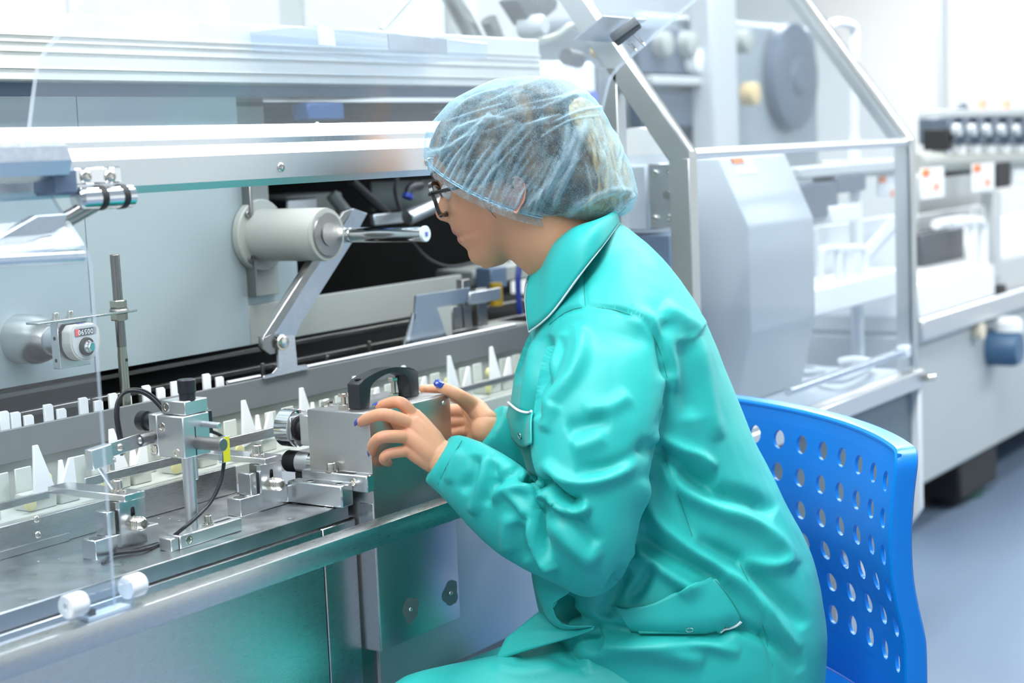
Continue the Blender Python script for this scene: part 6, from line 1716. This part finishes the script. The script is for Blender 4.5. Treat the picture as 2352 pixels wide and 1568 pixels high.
bxp('white_stand', 'white_paint', cm_, 2262, 470, 2282, 700, YC+.03, .05); bxp('grey_stand', 'grey_light', cm_, 2285, 440, 2300, 640, YC, .05); bxp('black_clip', 'black', cm_, 2292, 655, 2312, 695, YC-.02, .05)
bxp('white_door', 'white_paint', cm_, 2305, 490, 2420, 640, YC+.12, .03)
# emergency stop like round unit on the cabinet front
es = thing('round_switch', 'round blue grey switch unit with white cap on the cabinet front', 'switch', W(2315, 800, YC-.05))
q = W(2315, 785, YC-.06); b = B(); lathe(b, (q.x, YC, q.z-.02), (0, -1, 0), [(0, .060), (.08, .060), (.10, .05)], 28); obj('housing', b, M['switch_blue'], es)
b = B(); lathe(b, (q.x+.01, YC-.06, q.z+.035), (0, 0, 1), [(0, .045), (.03, .045), (.045, .03)], 28); obj('cap', b, M['white_paint'], es)
q = W(2258, 760, YC-.03); b = B(); lathe(b, (q.x, YC-.001, q.z), (0, -1, 0), [(0, .028), (.03, .026)], 18); obj('knob', b, M['cream'], es)
# row of dark valves on top of the conveyor
for k in range(7):
    px = 2190+k*34; q = W(px, 335, YC+.02)
    v = thing('valve', 'dark slate valve body in the row above the conveyor bar', 'valve', (q.x, YC+.06, q.z), group='valves above the conveyor bar')
    b = B(); a = W(px, 330, YC+.02).z; t_ = W(px, 268, YC+.02).z; box(b, (q.x-.038, q.x+.030), (YC+.02, YC+.12), (a, t_), .006); obj('body', b, M['slate_mid'], v)
    b = B(); cyl(b, (q.x, YC+.06, a-.035), (q.x, YC+.06, a), .030, n=16); obj('white_cup', b, M['white_paint'], v)
    b = B(); cyl(b, (q.x-.004, YC+.02, (a+t_)/2), (q.x-.004, YC-.005, (a+t_)/2), .020, n=14); obj('port', b, M['grey_paint'], v)
b = B(); a = W(2175, 300, YC+.03); box(b, (a.x-.02, a.x+.03), (YC+.02, YC+.1), (W(2175, 345, YC).z, W(2175, 295, YC).z), .004); obj('end_block', b, M['black'], cm_)
bar = bxp('manifold_bar', 'grey_light', cm_, 2180, 250, 2420, 268, YC+.03, .1)
for px in (2262, 2317):
    q = W(px, 252, YC+.05); o = thing('indicator_lamp', 'small orange lamp standing on the manifold bar', 'lamp', q, group='orange lamps on the manifold')
    b = B(); cyl(b, (q.x, YC+.06, q.z), (q.x, YC+.06, q.z+.035), .016, n=14, ch=.003); obj('lens', b, M['orange_soft'], o)
    b = B(); cyl(b, (q.x, YC+.06, q.z-.006), (q.x, YC+.06, q.z), .018, n=14); obj('socket', b, M['grey_paint'], o)
q = W(2218, 262, YC+.05); b = B(); lathe(b, (q.x, YC+.06, q.z), (0, 0, 1), [(0, .02), (.02, .02), (.03, .012), (.035, .012)], 16); obj('dark_cap', b, M['slate_mid'], label='small dark cap on the manifold bar before the orange lamps', cat='cap')
# vertical pipe against the far wall
q = U(2166, 300, Y=2.9); b = B(); cyl(b, (q.x, 2.9, 0), (q.x, 2.9, ZC), .028, n=20); obj('steel_pipe', b, M['grey_light'], label='slim vertical steel pipe from floor to ceiling at the far end', cat='pipe')
q = U(1950, 90, Y=1.66); 
lh = thing('tall_loop_handle', 'white loop handle above the far guard frame', 'handle', (q.x, 1.66, 0))
b = B(); P = [U(1905, 60, Y=1.66), U(1925, 52, Y=1.66), U(1955, 58, Y=1.66), U(1963, 75, Y=1.66), U(1962, 140, Y=1.66), U(1962, 330, Y=1.66)]; tube(b, P, .012, 12, 6); obj('tube', b, M['white_paint'], lh)
p_ = U(1962, 330, Y=1.66); b = B(); cyl(b, (p_.x, 1.66, 0), (p_.x, 1.66, p_.z+.02), .016, n=12); obj('stand', b, M['white_paint'], lh)

# ---- things above the machine, behind the raised hood
uf = thing('wall_unit', 'tall white clad wall unit behind the upper housing', 'wall unit', (1.6, 3.0, 0))
for (a, c) in ((-.6, W(154, 5, 3.0).x), (W(154, 5, 3.0).x+.003, W(640, 5, 3.0).x), (W(700, 5, 3.0).x, 4.35)):
    b = B(); box(b, (a, c), (3.0, 3.03), (0.02, 2.6), .002); obj('panel', b, M['pale_wall'], uf)
a, c = W(640, 5, 3.0), W(700, 5, 3.0); b = B(); box(b, (a.x, c.x), (3.005, 3.03), (0.02, 2.6)); obj('recess_strip', b, M['panel_beige'], uf)
yk = 1.62
cb_ = thing('clear_label_holder', 'clear acrylic holder strip lying on the upper housing front', 'holder', W(850, 90, yk))
P = [W(727, 58, yk), W(1120, 98, yk), W(1120, 135, yk), W(735, 106, yk)]
b = B(); prism(b, P, (0, .134, 0), .001); obj('holder_body', b, M['clear_block'], cb_)
b = B(); prism(b, [W(729, 58, yk-.004), W(765, 62, yk-.004), W(772, 106, yk-.004), W(735, 103, yk-.004)], (0, .003, 0)); obj('blue_end', b, M['pale_cap'], cb_)
b = B(); prism(b, [W(892, 78, yk-.002), W(1025, 90, yk-.002), W(1028, 123, yk-.002), W(895, 113, yk-.002)], (0, .002, 0)); obj('grey_insert', b, M['steel_blue'], cb_)
# robot-like feeder arms with black suction head
fa = thing('feeder_arm', 'grey feeder arm with black forked head hanging above the housing', 'feeder arm', U(1230, 60, Y=2.0))
b = B(); prism(b, [W(1186, 0, 2.0), W(1215, -20, 2.0), W(1240, 30, 2.0), W(1265, -10, 2.0), W(1282, 0, 2.0), W(1280, 20, 2.0), W(1240, 55, 2.0), W(1222, 56, 2.0)], (0, .05, 0), .003); obj('black_fork', b, M['black_plastic'], fa)
b = B(); q = W(1252, 58, 1.97); lathe(b, (q.x, 2.03, q.z), (0, -1, 0), [(0, .025), (.05, .025), (.06, .018)], 24); obj('pivot', b, M['grey_paint'], fa)
b = B(); cyl(b, W(1030, -20, 2.1), W(1100, 110, 2.1), .022, n=16); obj('link', b, M['zinc'], fa)
b = B(); cyl(b, W(1122, 45, 2.05), W(1145, 100, 2.05), .018, n=16); obj('link', b, M['dark_steel'], fa)
b = B(); cyl(b, W(1210, 50, 2.1), W(1225, 150, 2.1), .018, n=16); obj('link', b, M['panel_beige'], fa)
b = B(); tube(b, [W(1120, 100, 2.0), W(1210, 98, 2.0), W(1270, 85, 2.0), W(1310, 60, 2.0), W(1340, 72, 2.0), W(1380, 125, 2.0)], .007, 8, 6); obj('hose', b, M['zinc'], fa)
b = B(); cyl(b, W(940, -5, 1.95), W(876, 68, 1.95), .0065, n=12); obj('stay_rod', b, M['zinc'], fa)
b = B(); cyl(b, W(1035, -20, 2.2), W(1038, 90, 2.2), .016, n=14); obj('link', b, M['panel_beige'], fa)
fc = thing('valve_cluster', 'small black and brass valve cluster beside the guard frame', 'valve cluster', W(1315, 135, 1.9))
b = B(); cyl(b, W(1300, 130, 1.9), W(1330, 138, 1.9), .018, n=14); obj('black_valve', b, M['black_plastic'], fc)
b = B(); q = W(1362, 120, 1.9); cyl(b, q, q+Vector((.0, -.02, 0)), .012, n=12); obj('brass_knob', b, M['amber_soft'], fc)
b = B(); a, c = W(1250, 150, 2.0), W(1375, 320, 2.0); box(b, (a.x, c.x), (2.0, 2.1), (W(1310, 330, 2.0).z, W(1310, 140, 2.0).z), .01); obj('white_body', b, M['white_paint'], fc)
b = B(); q = W(1366, 226, 1.98); cyl(b, q, q+Vector((0, .02, 0)), .018, n=14); obj('blue_button', b, M['print_blue'], fc)
b = B(); a, c = W(720, 275, 1.75), W(802, 235, 1.75); box(b, (a.x, c.x), (1.76, 1.795), (a.z, c.z), .003); obj('blue_motor', b, M['blue_motor'], label='dark blue motor block behind the panel above the beam', cat='motor')
